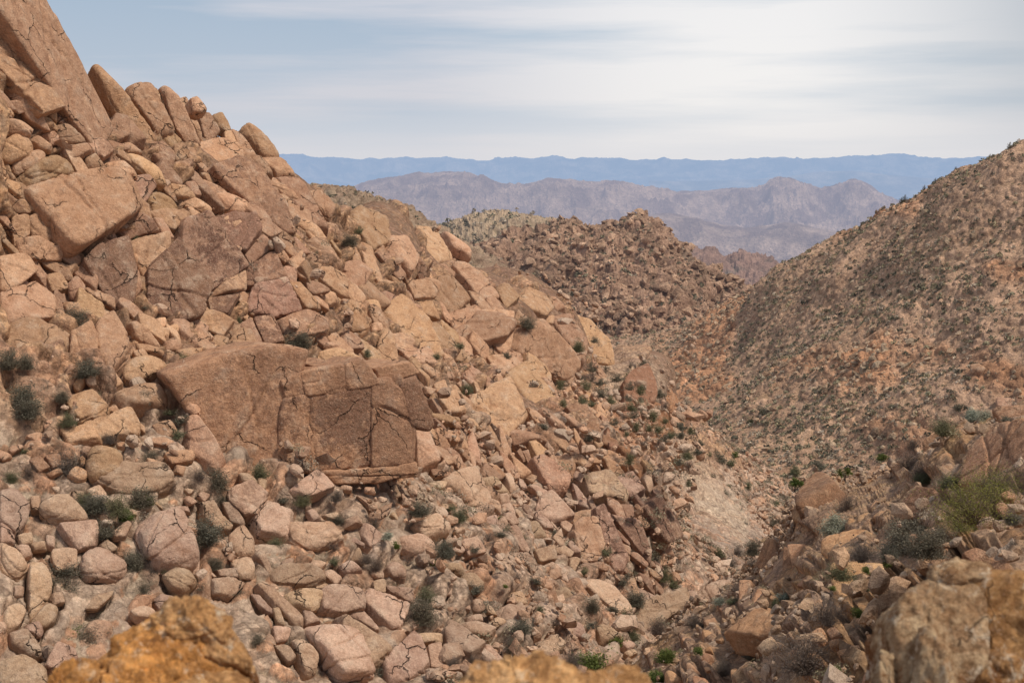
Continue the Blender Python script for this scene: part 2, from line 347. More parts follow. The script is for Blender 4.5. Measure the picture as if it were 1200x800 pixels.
# ------------------------------------------------------------------ rocks read off the photograph: "crop kind x,y x,y ..."
# kinds: b rounded boulder, k angular block, s varnished slab, p spire, j jointed bedrock
ORG = {'A': (0, 0), 'B': (0, 250), 'C': (0, 530), 'D': (400, 250), 'E': (400, 530), 'F': (800, 530), 'G': (800, 320)}
ROCKS = '''
A s -160,-200 -60,-260 60,-90 110,0 255,165 415,390 345,480 270,430 -100,60
A s -30,118 45,118 205,365 125,395 0,262 -60,200
A s 30,14 92,8 222,160 165,180 70,60
A p 318,242 345,235 430,330 540,480 515,500 400,400 330,280
A p 435,320 490,288 520,290 600,450 590,465 545,470 440,345
A p 530,310 545,310 604,440 600,462 585,430
A p 558,310 575,302 640,400 692,498 640,490 600,430
A p 628,340 645,330 670,390 705,498 690,495 640,390
A p 660,345 685,335 713,390 690,398 668,390
A p 685,400 725,398 760,460 740,495 710,495
A b 730,402 765,398 800,440 790,455 760,445
A b 828,455 855,438 895,445 970,530 965,548 915,545 850,485
A k 915,548 970,550 1020,610 960,618 930,580
A k 775,462 800,455 835,540 780,500
A k 800,460 830,465 885,540 840,545
A k 688,505 790,490 835,545 830,558 725,575 700,545
A k 525,500 565,495 600,540 595,580 570,590 525,545
A b 545,470 600,462 635,485 620,500 600,525 575,500
A k 600,510 630,500 655,530 640,560 605,562
A s 725,585 800,560 870,590 960,690 1020,800 980,800 870,720 745,620
A k 845,545 895,545 945,605 900,612 860,575
A k 910,615 955,618 1040,700 990,690
A b 955,670 985,670 1030,720 1000,730 960,690
A k 960,625 1010,620 1050,655 1130,800 1080,790 1000,700
A k 1075,665 1110,665 1160,720 1140,765 1100,730
A b 0,415 60,413 115,450 100,475 0,475
A b 0,500 45,462 75,462 115,505 100,540 30,560 0,545
A b 105,485 130,470 182,505 175,525 140,515
A b 190,440 235,430 300,490 230,508 200,490
A b 210,515 300,493 320,520 270,550 240,570 215,540
A b 35,575 70,540 130,518 158,530 150,555 80,590 60,615 40,600
A b 65,620 110,575 190,540 240,555 255,600 100,665 70,650
A k 105,665 250,615 390,600 450,640 480,720 400,790 250,880 230,870
A b 290,555 330,530 365,580 350,598 300,590
A k 355,480 400,400 440,425 445,480 400,495
A k 425,410 455,420 500,500 450,495
A b 415,500 450,495 500,530 430,535
A b 435,535 480,540 560,590 580,640 530,640 450,580
A k 440,620 500,615 530,660 490,715 450,670
A b 505,690 550,665 600,690 625,730 590,790 520,770
A b 615,690 660,680 720,700 740,740 720,755 650,735
A b 583,645 640,640 690,690 600,685
A k 645,600 680,595 775,720 770,750 720,690
A k 695,605 720,605 755,650 735,655
A b 745,680 800,670 870,710 840,740 770,735
A b 740,760 800,742 860,745 905,800 890,820 760,810
A b 590,745 640,722 660,760 600,795
A k 415,760 490,745 545,800 410,800
A b 365,560 420,560 480,610 440,620 380,590
A b 820,715 870,700 950,770 900,775
A b 255,455 300,455 350,530 330,540
A b 0,375 30,370 50,400 20,412 0,410
B k 415,40 480,5 545,60 440,90
B k 515,0 580,-10 660,10 600,60 560,40
B s 290,175 330,130 370,110 440,90 470,200 460,295 405,340 380,310
B k 365,110 445,85 460,180 430,195 400,180
B j 450,110 580,70 590,150 550,200 470,180
B s 605,45 700,20 780,90 860,175 725,265 605,110
B s 740,20 820,0 880,10 910,70 850,140 800,110
B k 850,145 910,75 945,130 870,180
B s 850,195 950,135 990,230 855,262
B k 740,240 850,190 850,265 735,290
B s 880,262 990,235 1040,330 950,355 850,350
B s 880,370 945,358 985,445 920,460
B s 515,210 600,120 720,270 690,350 620,370 520,330
B b 630,285 650,240 715,280 700,305 640,310
B s 720,295 830,280 790,350 730,340
B k 685,350 730,345 810,375 770,430 690,395
B k 640,440 690,405 740,430 695,470
B k 715,500 740,435 790,440 760,505
B k 790,450 830,405 870,410 895,470 810,490
B k 830,390 870,370 910,455 890,460
B b 565,445 600,430 635,455 620,475 575,478
B b 440,375 470,370 555,455 550,465 470,440
B b 470,450 560,470 575,490 480,480
B b 425,560 450,510 500,492 560,500 583,540 480,590 430,580
B b 390,620 480,595 560,600 580,660 500,680 410,670
B k 330,390 395,350 450,440 450,480 400,550 350,555
B k 245,430 310,400 335,440 335,520 250,530
B b 235,250 265,215 298,250 290,300 245,300
B b 215,310 285,305 285,350 245,370
B j 155,220 210,210 235,255 180,275
B j 230,645 320,620 380,680 370,700 280,720
B j 300,730 450,690 480,730 470,770 340,785
B j 215,750 300,735 350,790 240,800
B j 0,290 120,250 180,300 165,370 0,400
B j 0,410 120,370 230,430 230,490 50,500
B b 610,475 690,465 700,500 640,510
B b 540,365 575,360 580,395 545,400
B b 590,390 620,388 618,412 592,412
B b 545,400 590,398 585,425 545,430
B k 355,565 400,555 425,590 400,610 365,590
B k 440,160 480,200 490,260 470,290 455,230
B j 100,20 150,0 200,80 130,100 100,60
B j 60,100 130,90 215,130 200,160 80,160
B j 0,160 80,150 120,200 40,270 0,270
B j 40,20 95,20 100,75 50,110
B b 135,480 180,473 188,500 140,505
B b 460,478 500,470 515,492 470,500
B k 530,740 590,720 620,770 560,780
B k 660,720 700,780 720,850 660,840
B k 970,370 1060,340 1140,370 1130,420 1000,450
B k 1000,240 1040,240 1110,330 1050,335
B b 1085,280 1140,265 1185,300 1140,320
B b 1005,20 1060,15 1140,100 1100,110
B b 1050,95 1120,90 1180,150 1110,140
B j 300,80 370,30 400,60 340,100
B b 575,470 610,480 590,545 575,540
B s 584,569 711,518 930,465 1066,483 992,637 954,898 859,895 776,853
B s 984,646 1102,625 1298,598 1298,859 1244,883 963,898
B s 1298,592 1392,563 1416,607 1440,755 1434,859 1298,874
B k 978,581 1043,554 1061,628 992,643
B k 1046,557 1102,539 1129,622 1064,631
B k 1105,539 1191,530 1200,616 1129,625
B k 1194,530 1259,504 1321,592 1200,616
B k 1126,898 1434,871 1440,907 1304,942 1170,942
B k 963,898 984,830 1037,755 1072,735 1132,824 1111,895
B b 1072,495 1170,468 1259,498 1185,533 1084,542
B k 1304,539 1422,518 1452,554 1324,592
B k 1443,741 1481,726 1517,874 1452,889
B k 658,711 687,717 776,859 741,895 658,830
B k 978,741 1022,681 1102,652 1037,755 987,824
C k 0,140 60,135 95,190 80,260 50,285 0,240
C b 0,240 50,280 50,310 0,325
C b 0,310 60,340 105,400 60,440 0,420
C b 140,180 180,145 240,150 305,215 290,240 200,250 145,220
C k 210,250 330,240 340,270 330,320 270,340 240,300
C b 105,150 140,145 135,205 110,200
C b 60,290 110,275 115,310 75,320
C b 50,320 100,320 115,350 80,365
C b 109,315 155,305 160,335 120,340
C b 160,285 190,290 190,330 160,325
C k 185,340 260,345 260,400 200,410 180,370
C b 280,420 290,350 330,330 430,370 440,400 400,440 300,440
C b 100,380 160,370 190,460 150,550 110,580 90,510
C b 10,590 20,540 60,515 90,545 60,610 20,615
C b 105,590 170,515 205,540 195,580 150,610
C b 85,600 125,580 155,615 140,640 90,620
C b 30,625 90,612 130,650 150,700 110,710 40,670
C k 155,740 200,670 250,680 270,720 200,765
C b -20,740 80,715 165,750 160,830 -20,850
C b 465,250 500,215 640,215 665,260 697,330 690,360 540,385 495,340
C b 560,430 600,400 660,405 685,450 640,490 580,470
C b 570,380 610,350 650,380 640,400 590,400
C b 535,510 560,490 605,500 600,530 550,545
C b 450,555 510,530 545,550 540,570 470,575
C b 345,320 370,300 410,330 400,345 365,345
C k 390,280 440,240 455,250 435,290 400,292
C b 590,330 605,322 625,345 600,350
C k 790,130 870,100 925,150 890,225 850,225 795,170
C k 700,175 740,170 775,230 740,248 705,220
C k 770,175 800,180 850,240 840,255 800,240
C b 790,300 850,255 880,290 885,350 830,365 795,345
C b 800,375 870,365 885,400 875,440 830,440
C k 755,410 820,400 825,435 765,430
C k 890,345 905,340 945,400 935,415 890,365
C k 735,440 800,435 845,455 800,505 740,490
C j 945,410 1030,395 1110,400 1125,440 1060,460 960,450
C k 1015,400 1060,390 1075,425 1035,430
C k 895,470 920,458 1045,575 1045,600 1020,600
C k 870,495 900,500 950,550 945,560 900,535
C b 945,540 970,535 990,600 960,585
C b 990,490 1060,470 1120,480 1110,540 1080,555 1010,530
C k 1110,490 1140,470 1250,480 1260,540 1180,562 1115,550
C b 1055,600 1110,590 1260,620 1300,760 1180,790 1110,700
C b 1010,650 1050,640 1105,700 1100,750 1060,760
C b 950,600 1010,610 1000,650 955,660
C k 955,675 1000,670 1025,710 1000,725
C k 1050,545 1075,545 1110,585 1060,600
C k 1010,130 1100,68 1155,120 1060,160
C k 580,0 670,0 665,35 600,40
C b 300,20 330,-30 420,0 415,60 330,110 305,80
C j 345,100 430,40 560,40 600,95 540,140 420,150
C j 880,210 930,175 1010,200 1000,300 900,290
C j 1010,240 1150,240 1190,300 1100,340 1010,310
C k 510,20 570,40 560,55 520,45
C b 665,380 690,378 690,415 670,425
C k 705,395 750,430 740,435 700,400
C k 610,185 650,190 660,212 630,200
C k 300,540 330,500 390,480 385,500 340,540
C b 50,460 85,465 80,495 50,500
C b 300,130 345,110 375,150 330,165
C b 245,135 290,132 295,165 255,175
C b 175,490 215,480 225,520 185,530
D j 0,40 60,0 150,20 170,90 100,130
D j 150,130 160,80 230,75 270,140 230,220 190,180
D j 215,250 300,230 340,240 320,290 250,300
D j 300,240 380,240 440,300 380,350 310,300
D j 380,190 450,190 540,290 480,300
D j 260,50 330,60 380,170 300,180
D b 350,50 400,90 450,130 455,155 390,120
D j 530,260 570,250 615,290 570,330
D k 610,300 640,265 700,280 730,330 690,370 620,350
D b 700,290 740,285 780,330 740,350
D k 370,350 470,325 490,350 390,420
D j 390,420 480,350 600,380 560,440 430,460
D j 480,350 590,360 580,470 530,500
D j 590,420 700,380 760,480 820,520 780,570 680,530 600,480
D k 730,370 790,360 840,450 830,530 760,430
D j 790,350 850,380 920,470 940,540 860,500
D b 690,360 740,355 735,385 700,385
D j 140,350 200,320 280,390 340,500 290,510 180,400
D j 40,270 90,230 170,300 140,330 60,300
D k 0,180 40,170 90,220 60,270 0,230
D b 80,300 130,300 140,340 100,350
D b 0,300 50,310 100,400 60,440 0,400
D b 100,385 140,375 145,410 105,415
D k 125,470 160,415 210,520 125,515
D j 280,400 330,400 450,520 360,510
D j 210,470 300,480 340,540 250,520
D s 205,590 260,575 320,730 300,750 245,730
D b 0,520 20,495 60,490 130,560 110,600 0,610
D k 190,530 250,540 260,570 200,580
D b 320,590 360,580 375,620 330,620
D j 330,640 390,620 430,690 370,690
D j 480,560 570,500 620,580 560,620
D j 450,650 570,600 640,700 560,780 450,700
D j 570,570 650,540 700,620 760,700 680,700 620,640
D k 780,670 830,660 900,760 850,760
D j 500,500 560,495 610,540 540,560
D k 975,600 1000,560 1060,530 1085,600 1080,660 1000,720 975,680
D k 1085,610 1130,610 1185,680 1190,760 1110,700
D k 1060,660 1110,680 1150,760 1060,800
D k 980,690 1050,700 1050,790 990,770
D k 580,760 640,740 720,800 600,810
D b 560,410 590,405 585,470 560,465
E k 355,100 380,80 440,65 460,60 515,160 500,190 440,190
E b 240,250 330,210 370,240 380,280 290,295
E b 195,290 280,280 330,320 300,360 220,345
E k 65,250 100,260 150,300 100,325 70,290
E k 65,510 85,485 230,530 205,610 170,615 80,540
E k 0,570 50,600 175,690 120,720 60,780 0,780
E k 25,540 60,535 130,615 110,620 30,580
E k 140,740 240,640 270,655 300,730 230,790 170,800
E b 240,630 350,628 350,660 280,662
E k 355,620 380,585 500,665 450,715 370,680
E k 300,680 345,665 355,750 310,745
E b 410,590 480,585 540,605 510,650 430,630
E k 485,680 520,680 570,730 520,750
E b 455,515 480,505 503,540 480,555 455,545
E b 440,565 490,560 490,585 450,585
E b 345,470 390,460 410,470 400,500 355,495
E b 410,430 470,420 500,450 480,475 430,460
E k 415,310 470,300 495,350 440,360
E k 570,265 610,260 660,350 620,340
E b 640,240 680,235 715,290 670,300
E b 575,350 640,345 680,390 600,395
E k 670,340 740,325 745,370 690,380
E b 580,485 620,480 655,520 600,530
E b 535,550 580,525 660,540 640,590 560,600
E b 665,680 700,640 740,635 780,675 740,710 680,710
E b 740,610 800,590 850,600 860,650 780,640
E b 880,610 910,590 970,640 900,660
E j 805,270 850,245 890,240 925,380 830,370
E s 880,200 905,190 985,390 970,420 940,410 900,300
E k 800,225 880,200 890,235 810,255
E s 945,220 1030,240 1065,340 1060,390 1010,310
E s 1035,200 1110,150 1160,240 1170,290 1110,315 1080,280
E k 845,90 930,75 990,150 980,170 860,150
E s 955,90 1010,70 1050,130 1000,160
E k 660,30 700,20 790,80 780,130 720,140
E k 860,40 930,0 990,30 990,55
E j 700,150 730,140 770,180 800,225 730,245 680,200
E j 830,455 900,445 950,470 1000,550 960,570 900,480
E b 730,480 780,470 830,510 760,520
E j 1020,560 1040,520 1140,500 1170,560 1100,570 1060,620 1020,600
E b 155,400 180,375 220,390 225,430 180,430
E b 330,385 420,385 430,410 340,410
E k 0,480 50,490 40,540 0,550
E k 110,450 150,440 150,490 115,480
E k 155,465 240,475 250,520 160,490
E k 310,55 380,75 375,90 320,80
E b 480,90 540,85 590,140 530,150
E b 540,150 575,140 590,180 555,185
E b 490,230 540,215 545,250 500,255
E k 155,90 180,85 205,150 175,160
E k 210,145 240,150 240,185 210,185
F s 414,200 415,95 442,25 474,48 548,135 530,180 500,220 450,270 425,250
F s 260,390 310,320 345,330 345,480 300,470
F s 352,335 366,340 385,390 360,480 350,470
F k 370,330 430,325 430,380 385,400
F b 0,475 40,480 90,535 60,555 0,540
F b 55,480 100,450 205,440 195,500 110,525
F s 775,190 830,140 880,140 925,190 880,230 780,240
F b 650,200 670,165 700,170 710,205 670,210
F b 600,240 620,210 655,220 650,270 610,270
F b 650,230 690,200 730,215 700,240
F b 620,90 640,75 665,100 640,120
F b 730,60 750,35 780,65 750,85
F b 665,65 680,58 692,72 680,85 668,80
F j 500,300 600,270 660,300 640,360 560,400 500,360
F j 540,450 620,420 700,400 720,500 620,550 540,520
F j 170,640 280,560 430,560 430,620 300,650
F k 145,630 210,580 230,590 180,640
F k 200,450 240,450 240,560 200,540
F k 260,480 300,480 280,560 240,550
F k 580,600 600,575 620,600 600,620
F k 500,620 530,610 550,630 520,645
F b 505,655 560,650 565,670 515,675
F b 535,690 580,680 590,710 545,712
F k 1065,385 1110,375 1150,410 1100,425
F k 970,360 1020,335 1060,350 1010,385
F b 200,745 245,735 260,770 215,775
F k 860,375 915,372 920,392 870,395
G k 845,585 980,545 990,600 860,650
G k 845,600 880,620 880,680 850,690
G b 885,640 920,620 935,660 910,700 885,680
G k 1090,440 1150,440 1150,470 1095,465
G k 1160,435 1220,420 1240,470 1165,470
G s 960,720 1000,600 1100,540 1230,540 1230,700 1100,740
G j 1080,470 1200,475 1230,530 1120,520
G j 935,530 960,510 990,525 950,550
G b 1000,315 1025,312 1052,328 1035,350 1002,350
'''
# shrubs read off the photograph: "crop kind x,y,width ..." (crop scale for all three)
SHRUBS = '''
C dark 330,185,95 225,430,120 460,385,80 720,290,110 240,480,80 310,640,100 500,490,60 490,165,90 755,110,80 760,160,60 360,270,100 750,390,60 665,355,55 830,510,60 890,660,60 700,470,45 1170,235,60 985,165,40 345,590,60
C grey 245,60,150 390,430,70 580,125,70 905,290,55 1155,270,45 1160,325,50 1000,790,80 100,80,80 520,415,50 250,600,70 880,560,45 690,80,60 1165,155,60
C olive 960,325,65 905,75,70 410,200,90 940,585,50 1160,385,40 1050,170,60 560,400,50 40,90,60 860,600,40 640,640,40 1080,785,60
C green 520,175,50 640,200,50 430,222,60 240,645,80 680,200,30
B dark 265,390,90 300,545,90 75,640,100 100,690,90 1040,450,95 505,325,32 680,325,36 30,520,80 90,525,60 210,640,60 300,225,45 630,720,50
B olive 635,525,85 235,725,60 330,635,40 85,255,60 470,85,35 590,690,40 620,770,50 830,375,30
B grey 600,740,50 380,785,60 50,100,40
E dark 285,570,100 360,345,80 270,200,80 675,445,45 625,610,75 600,680,60 550,285,45 740,280,40 870,540,60 470,480,50 1020,515,75 100,770,90 940,550,50 575,220,50 980,450,45 870,605,45
E olive 300,500,75 410,225,60 380,190,50 625,300,40 1120,430,55 1010,640,60 990,570,50 690,550,45 840,410,45
E grey 90,370,60 230,380,50 510,295,50 740,590,40 1100,610,80 800,730,90 110,250,60 460,730,60 720,320,40 610,430,45 0,245,40
E green 555,228,25 850,745,160 190,325,34 570,465,20 1130,710,70 320,385,30 690,455,25 1095,790,80 1040,795,60 955,660,50
E sage 160,290,45
D dark 645,385,60 575,495,35 30,100,60 870,540,40 700,740,40 860,780,40 300,355,50
D olive 440,615,55 410,460,45 770,660,45 1000,560,30 850,600,50 760,600,45 60,60,40 330,500,35 90,490,40
F grey 620,350,115 500,565,125 420,720,190 140,750,95 160,385,70 40,590,80 190,350,60 570,190,80 780,40,80 240,380,50 1145,330,60
F dark 790,300,190 840,330,130 1145,235,65 715,360,60 60,80,40 140,150,48 45,150,45 245,340,60 320,245,50 235,705,60 890,300,60 210,250,40
F olive 550,420,95 930,110,80 390,70,50 225,120,40 640,470,45 170,520,45 320,530,40 130,350,50 830,90,60
F sage 530,270,95 130,300,70 355,510,50 130,518,40
F lime 1010,200,180 1080,130,150 960,240,120
F green 715,385,45 640,410,30 120,322,30 610,560,50 60,690,35 180,8,35 940,150,40 520,470,30 530,760,60
G dark 1125,510,45 500,130,20 280,480,45 960,465,40 640,330,30 475,665,50 90,545,40
G sage 1010,500,60 1055,505,60
G olive 900,540,95 925,735,60 390,695,50 240,510,40
G grey 820,700,80 700,560,40 800,600,60
G green 690,640,40
'''
YUCCAS = 'F 390,120,75 G 565,700,62'
# tall shrubs on the skyline of the right slope (photo pixels, width)
SKYLINE_SHRUBS = [(1183, 164, 9), (1160, 171, 6), (1096, 205, 6), (1083, 213, 7), (1060, 233, 10), (1056, 236, 8), (1120, 190, 5), (1010, 262, 6), (985, 273, 5), (1045, 245, 6)]
LANDMARKS = [('tall summit slab at upper left', 60, 60), ('row of leaning rock spires', 205, 135), ('big cracked upper boulder', 105, 245),
 ('tilted square dark block', 243, 305), ('stepped dark blocks', 320, 360), ('huge flat brown rock panel', 270, 480), ('fractured wall right of the rock panel', 410, 490),
 ('large smooth talus boulder', 195, 630), ('boulder heap at the left edge', 30, 660), ('orange foreground rock', 200, 750),
 ('dark slab below the spires', 295, 225), ('wedge shaped block at lower centre', 455, 750), ('pinkish block below the fractured wall', 547, 575), ('pale knob midway down the ridge', 640, 350),
 ('narrow outcrop on the mid ridge', 470, 290), ('smooth slabs above the gully', 600, 450), ('reddish knob at the ridge end', 755, 460),
 ('leaning split slabs above the gully', 715, 625), ('talus below the split slabs', 600, 680), ('pale twin gully boulders', 840, 700),
 ('pointed boulder beside the gully', 960, 580), ('cracked dark boulder in the gully', 910, 660), ('largest dark shrub at right', 1065, 635),
 ('dark slab at the right edge', 1160, 540), ('blurred brown foreground rock', 1110, 740), ('round grey shrub at lower right', 940, 770)]
# ------------------------------------------------------------------ parse tracings
def parse_rocks():
    out = []
    for ln in ROCKS.strip().split('\n'):
        s = ln.split(); ox, oy = ORG[s[0]]
        pts = np.array([[float(v) for v in q.split(',')] for q in s[2:]]) / 2.9625 + (ox, oy)
        out.append((s[1], hull2(pts)))
    return out
def parse_shrubs():
    out = []
    for ln in SHRUBS.strip().split('\n'):
        s = ln.split(); ox, oy = ORG[s[0]]
        for q in s[2:]:
            x, y, w_ = [float(v) / 2.9625 for v in q.split(',')]
            out.append((s[1], x + ox, y + oy, w_))
    return out
HERO = parse_rocks(); BUSH = parse_shrubs()
NTRACED = len(HERO)

def hero_mask(PX, grow=1.5):
    """1 where a traced rock stands over the terrain grid"""
    m = np.zeros(PX.shape[:2], bool)
    x, y = PX[..., 0], PX[..., 1]
    for k, h in HERO:
        x0, y0 = h.min(0) - 3; x1, y1 = h.max(0) + 3
        idx = np.nonzero((x > x0) & (x < x1) & (y > y0) & (y < y1) & ~m)
        if not len(idx[0]): continue
        xx, yy = x[idx], y[idx]; ins = np.ones(len(xx), bool)
        for i in range(len(h)):
            a, b = h[i], h[(i + 1) % len(h)]
            e = b - a; L = math.hypot(*e) + 1e-9
            ins &= (e[0] * (yy - a[1]) - e[1] * (xx - a[0])) / L > -grow
        m[idx[0][ins], idx[1][ins]] = True
    return m

def blur(d, n=1):
    for _ in range(n):
        d = (np.roll(d, 1, 0) + 2 * d + np.roll(d, -1, 0)) / 4; d = (np.roll(d, 1, 1) + 2 * d + np.roll(d, -1, 1)) / 4
    return d
def fill_rocks():
    rs = np.random.default_rng(77); taken = [(h.mean(0), .5 * max(np.ptp(h, axis=0)) * .8) for k, h in HERO]
    def inside(p):
        for k, h in HERO:
            if (np.abs(p - h.mean(0)) > np.ptp(h, axis=0) * .75).any(): continue
            ok = True
            for i in range(len(h)):
                a, b = h[i], h[(i + 1) % len(h)]; e = b - a
                if (e[0] * (p[1] - a[1]) - e[1] * (p[0] - a[0])) / (math.hypot(*e) + 1e-9) < -3: ok = False; break
            if ok: return True
        return False
    sky = lambda x: np.interp(x, [0, 150, 240, 340, 400, 480, 550, 650, 720, 790, 860], [90, 140, 165, 225, 275, 298, 340, 385, 440, 500, 560])
    new = []
    for (n, x0, x1, y0f, y1f, s0, s1, kk) in ((240, 0, 780, 6, 240, 5.5, 14, 'kjk'), (110, 0, 800, 230, 470, 4.5, 11, 'bkb'), (85, 780, 1190, 0, 0, 5, 12, 'kb')):
        c_ = 0
        for tr in range(n * 30):
            if c_ >= n: break
            x = rs.uniform(x0, x1); sc = rs.uniform(s0, s1) * (1 if x < 500 else .8)
            if x0 == 780: y = rs.uniform(np.interp(x, [780, 925, 1055, 1200], [760, 650, 570, 490]) + 8, 800)
            else: y = sky(x) + rs.uniform(y0f, y1f)
            p = np.array([x, y])
            if 700 < x < 860 and abs(y - (428 + (x - 700) * 1.04)) < 17: continue
            if y > 800 or inside(p) or any(math.hypot(*(p - q)) < (sc + r) * .72 for q, r in new): continue
            new.append((p, sc)); c_ += 1; th = math.radians(rs.normal(50 if y0f == 6 else 20, 10 if y0f == 6 else 25)); asp = rs.uniform(1.6, 4.) if y0f == 6 else rs.uniform(1.1, 2.0)
            m = int(rs.integers(4, 7)); an = np.sort(rs.uniform(0, 6.28, m) * .25 + np.arange(m) * 6.28 / m)
            q = np.stack([np.cos(an) * sc * math.sqrt(asp), np.sin(an) * sc / math.sqrt(asp)], -1) * rs.uniform(.85, 1.15, (m, 1))
            c, s = math.cos(th), math.sin(th); q = q @ np.array([[c, s], [-s, c]]) + p
            HERO.append((kk[int(rs.integers(len(kk)))], hull2(q)))
fill_rocks(); print('rocks', NTRACED, len(HERO))

def sstep(x, a, b):
    t_ = np.clip((x - a) / (b - a), 0, 1); return t_ * t_ * (3 - 2 * t_)

def mixc(a, b, f): return a * (1 - f[..., None]) + b * f[..., None]
CARR = lambda *c: np.array(c, f32)
SOIL = CARR(.54, .435, .325); TAN = CARR(.60, .385, .225); PINK = CARR(.525, .318, .205); GREYR = CARR(.48, .37, .285); DARKR = CARR(.26, .155, .105); OCHRE = CARR(.50, .285, .12)
surfaces = {}

RELIEF = [(455, 290, 75, 24, 58, 2.2), (520, 340, 60, 18, 55, -1.6), (620, 385, 95, 40, 42, 3.0), (570, 440, 90, 18, 48, -2.2),
 (640, 530, 150, 42, 47, 3.0), (745, 462, 42, 30, 60, 5.0), (790, 520, 60, 16, 50, 2.5), (720, 465, 50, 16, 48, -3.0), (780, 515, 110, 20, 47, -3.4),
 (725, 625, 55, 34, 50, 2.6), (820, 600, 60, 22, 60, -1.5), (330, 330, 120, 40, 52, 1.6), (410, 380, 130, 22, 52, -1.4), (480, 470, 90, 34, 50, 1.6), (250, 600, 120, 30, 10, -.8)]
# ---------------- left hill
S = [[(-330,1150,33),(-300,700,44),(-260,300,55),(-220,-260,66),(-220,-100,90)],
 [(-60,1100,35),(-80,660,45),(-90,300,57),(-60,-180,67),(-60,-60,90)],
 [(120,1010,37),(60,650,47),(30,350,59),(45,0,69),(50,90,92)],
 [(300,950,40),(225,620,51),(165,350,63),(115,92,73),(120,180,97)],
 [(450,900,44),(350,610,55),(260,370,68),(175,118,78),(180,200,103)],
 [(560,850,48),(450,600,60),(350,380,73),(243,142,84),(250,230,110)],
 [(640,815,53),(550,590,67),(450,390,82),(340,203,94),(350,290,122)],
 [(720,775,60),(630,590,76),(535,430,92),(405,252,106),(415,340,136)],
 [(795,735,72),(720,590,90),(630,470,107),(480,276,122),(490,360,154)],
 [(850,700,88),(775,590,104),(690,480,122),(548,318,138),(560,400,170)],
 [(885,668,106),(825,580,121),(745,490,136),(645,358,153),(655,440,185)],
 [(905,640,130),(860,575,144),(800,500,156),(715,415,170),(725,480,200)],
 [(912,605,158),(888,572,168),(845,530,176),(790,478,185),(800,530,212)],
 [(912,582,186),(896,568,192),(878,553,196),(852,535,202),(860,580,225)],
 [(915,572,208),(900,564,212),(890,558,214),(880,553,218),(885,590,235)]]
for _c in range(1, 13):      # the traced rocks make the skyline, the ground stays a little lower
    _k = [0, 45, 42, 34, 24, 16, 8, 4, 2, 4, 4, 2, 0][_c]
    for _r, _f in ((2, .4), (3, 1.), (4, 1.2)):
        _x, _y, _d = S[_c][_r]; S[_c][_r] = (_x - _k * .5 * _f, _y + _k * _f, _d)
C = [[S[c][r] for c in range(len(S))] for r in range(5)]
ext = [(x + 70, y + 60, d * .93) for (x, y, d) in C[0]]
C = [ext] + C
W, PX = loft(C, 1250, 900)
N = gnormals(W)
n0 = N[300:600, 200:700].reshape(-1, 3).mean(0); n0 /= np.linalg.norm(n0)
e1 = np.cross((0, 0, 1), n0); e1 /= np.linalg.norm(e1); e2 = np.cross(n0, e1)
a = (W @ e1).astype(f32); b = (W @ e2).astype(f32)
wx = fbm(W * .12, 3, 5) * 3; wy = fbm(W * .12 + 50, 3, 8) * 3
a2, b2 = a + wx, b + wy
up = np.broadcast_to(np.linspace(0, 5, 900)[:, None], a.shape)      # 1 toe .. 4 crest
px, py = PX[..., 0], PX[..., 1]
# bedrock above, talus below
bed = sstep(up + fbm(W * .06, 3, 21) * .7, 1.95, 2.6)
gully = sstep(px - (560 + (py - 600) * .0), 0, 260) * (1 - sstep(up, 1.5, 2.3))
h1, id1, in1 = pile(a2, b2, 2.6, 2.6, -.95, .95, 1, 5., .5, .85, .8, .35, 1, .2)
h2, id2, in2 = pile(a2, b2, 1.2, 2.2, -.95, .95, 2, 5., .45, .8, .9, .5, 1, .22)
h3_, id3, in3 = pile(a, b, .62, 1.3, -.8, .9, 3, 2.8, .4, .75, .9, 1.2)
t1, tid1, ti1 = pile(a, b, 1.7, 1.25, -.4, .42, 4, 2.8, .4, .8, .9, 1.4)
t2, tid2, ti2 = pile(a, b, .75, 1.3, -.4, .62, 6, 2.7, .38, .75, .9, 1.5)
t3, tid3, ti3 = pile(a, b, .33, 1.25, .3, .6, 7, 2.6, .38, .7, .9, 1.5)
hb = blur(h1 * 1.0 + h2 * .5 * (.4 + .6 * (h1 < .7)), 1) + h3_ * .13
ht = blur(np.maximum(np.maximum(t1 * .8, t2 * .42), t3 * .2), 1)
big = (fbm(W * .085, 4, 31) * 1.2 + fbm(W * .3, 3, 33) * .35) * sstep(np.broadcast_to(np.linspace(0,5,900)[:, None], a.shape), 0, 1.)
for (cx, cy, rx, ry, an, hgt) in RELIEF:      # outcrops and gullies of the slope
    c_, s_ = math.cos(math.radians(an)), math.sin(math.radians(an)); x_ = PX[..., 0] - cx; y_ = PX[..., 1] - cy
    u_ = (x_ * c_ + y_ * s_) / rx; v_ = (-x_ * s_ + y_ * c_) / ry; big = big + hgt * np.exp(-(np.sqrt(u_ ** 2 + v_ ** 2) ** 2.6))
surfaces['left'] = (W + N * big[..., None], N, PX)
hero = hero_mask(PX)
near_hero = np.clip(blur(hero.astype(f32), 14) * 1.6, 0, 1)
disp = big + (bed * hb + (1 - bed) * ht) * (1 - .72 * near_hero) * (1 - .25 * sstep(up, 3.4, 4.))
disp = np.where(hero, big - .3 + .25 * bed, disp)
disp = big + (disp - big) * (.35 + .65 * (1 - sstep(px, 830, 900)))
Wd = W + N * disp[..., None] + N * (fbm(W * 2.2, 3, 60) * .09)[..., None]
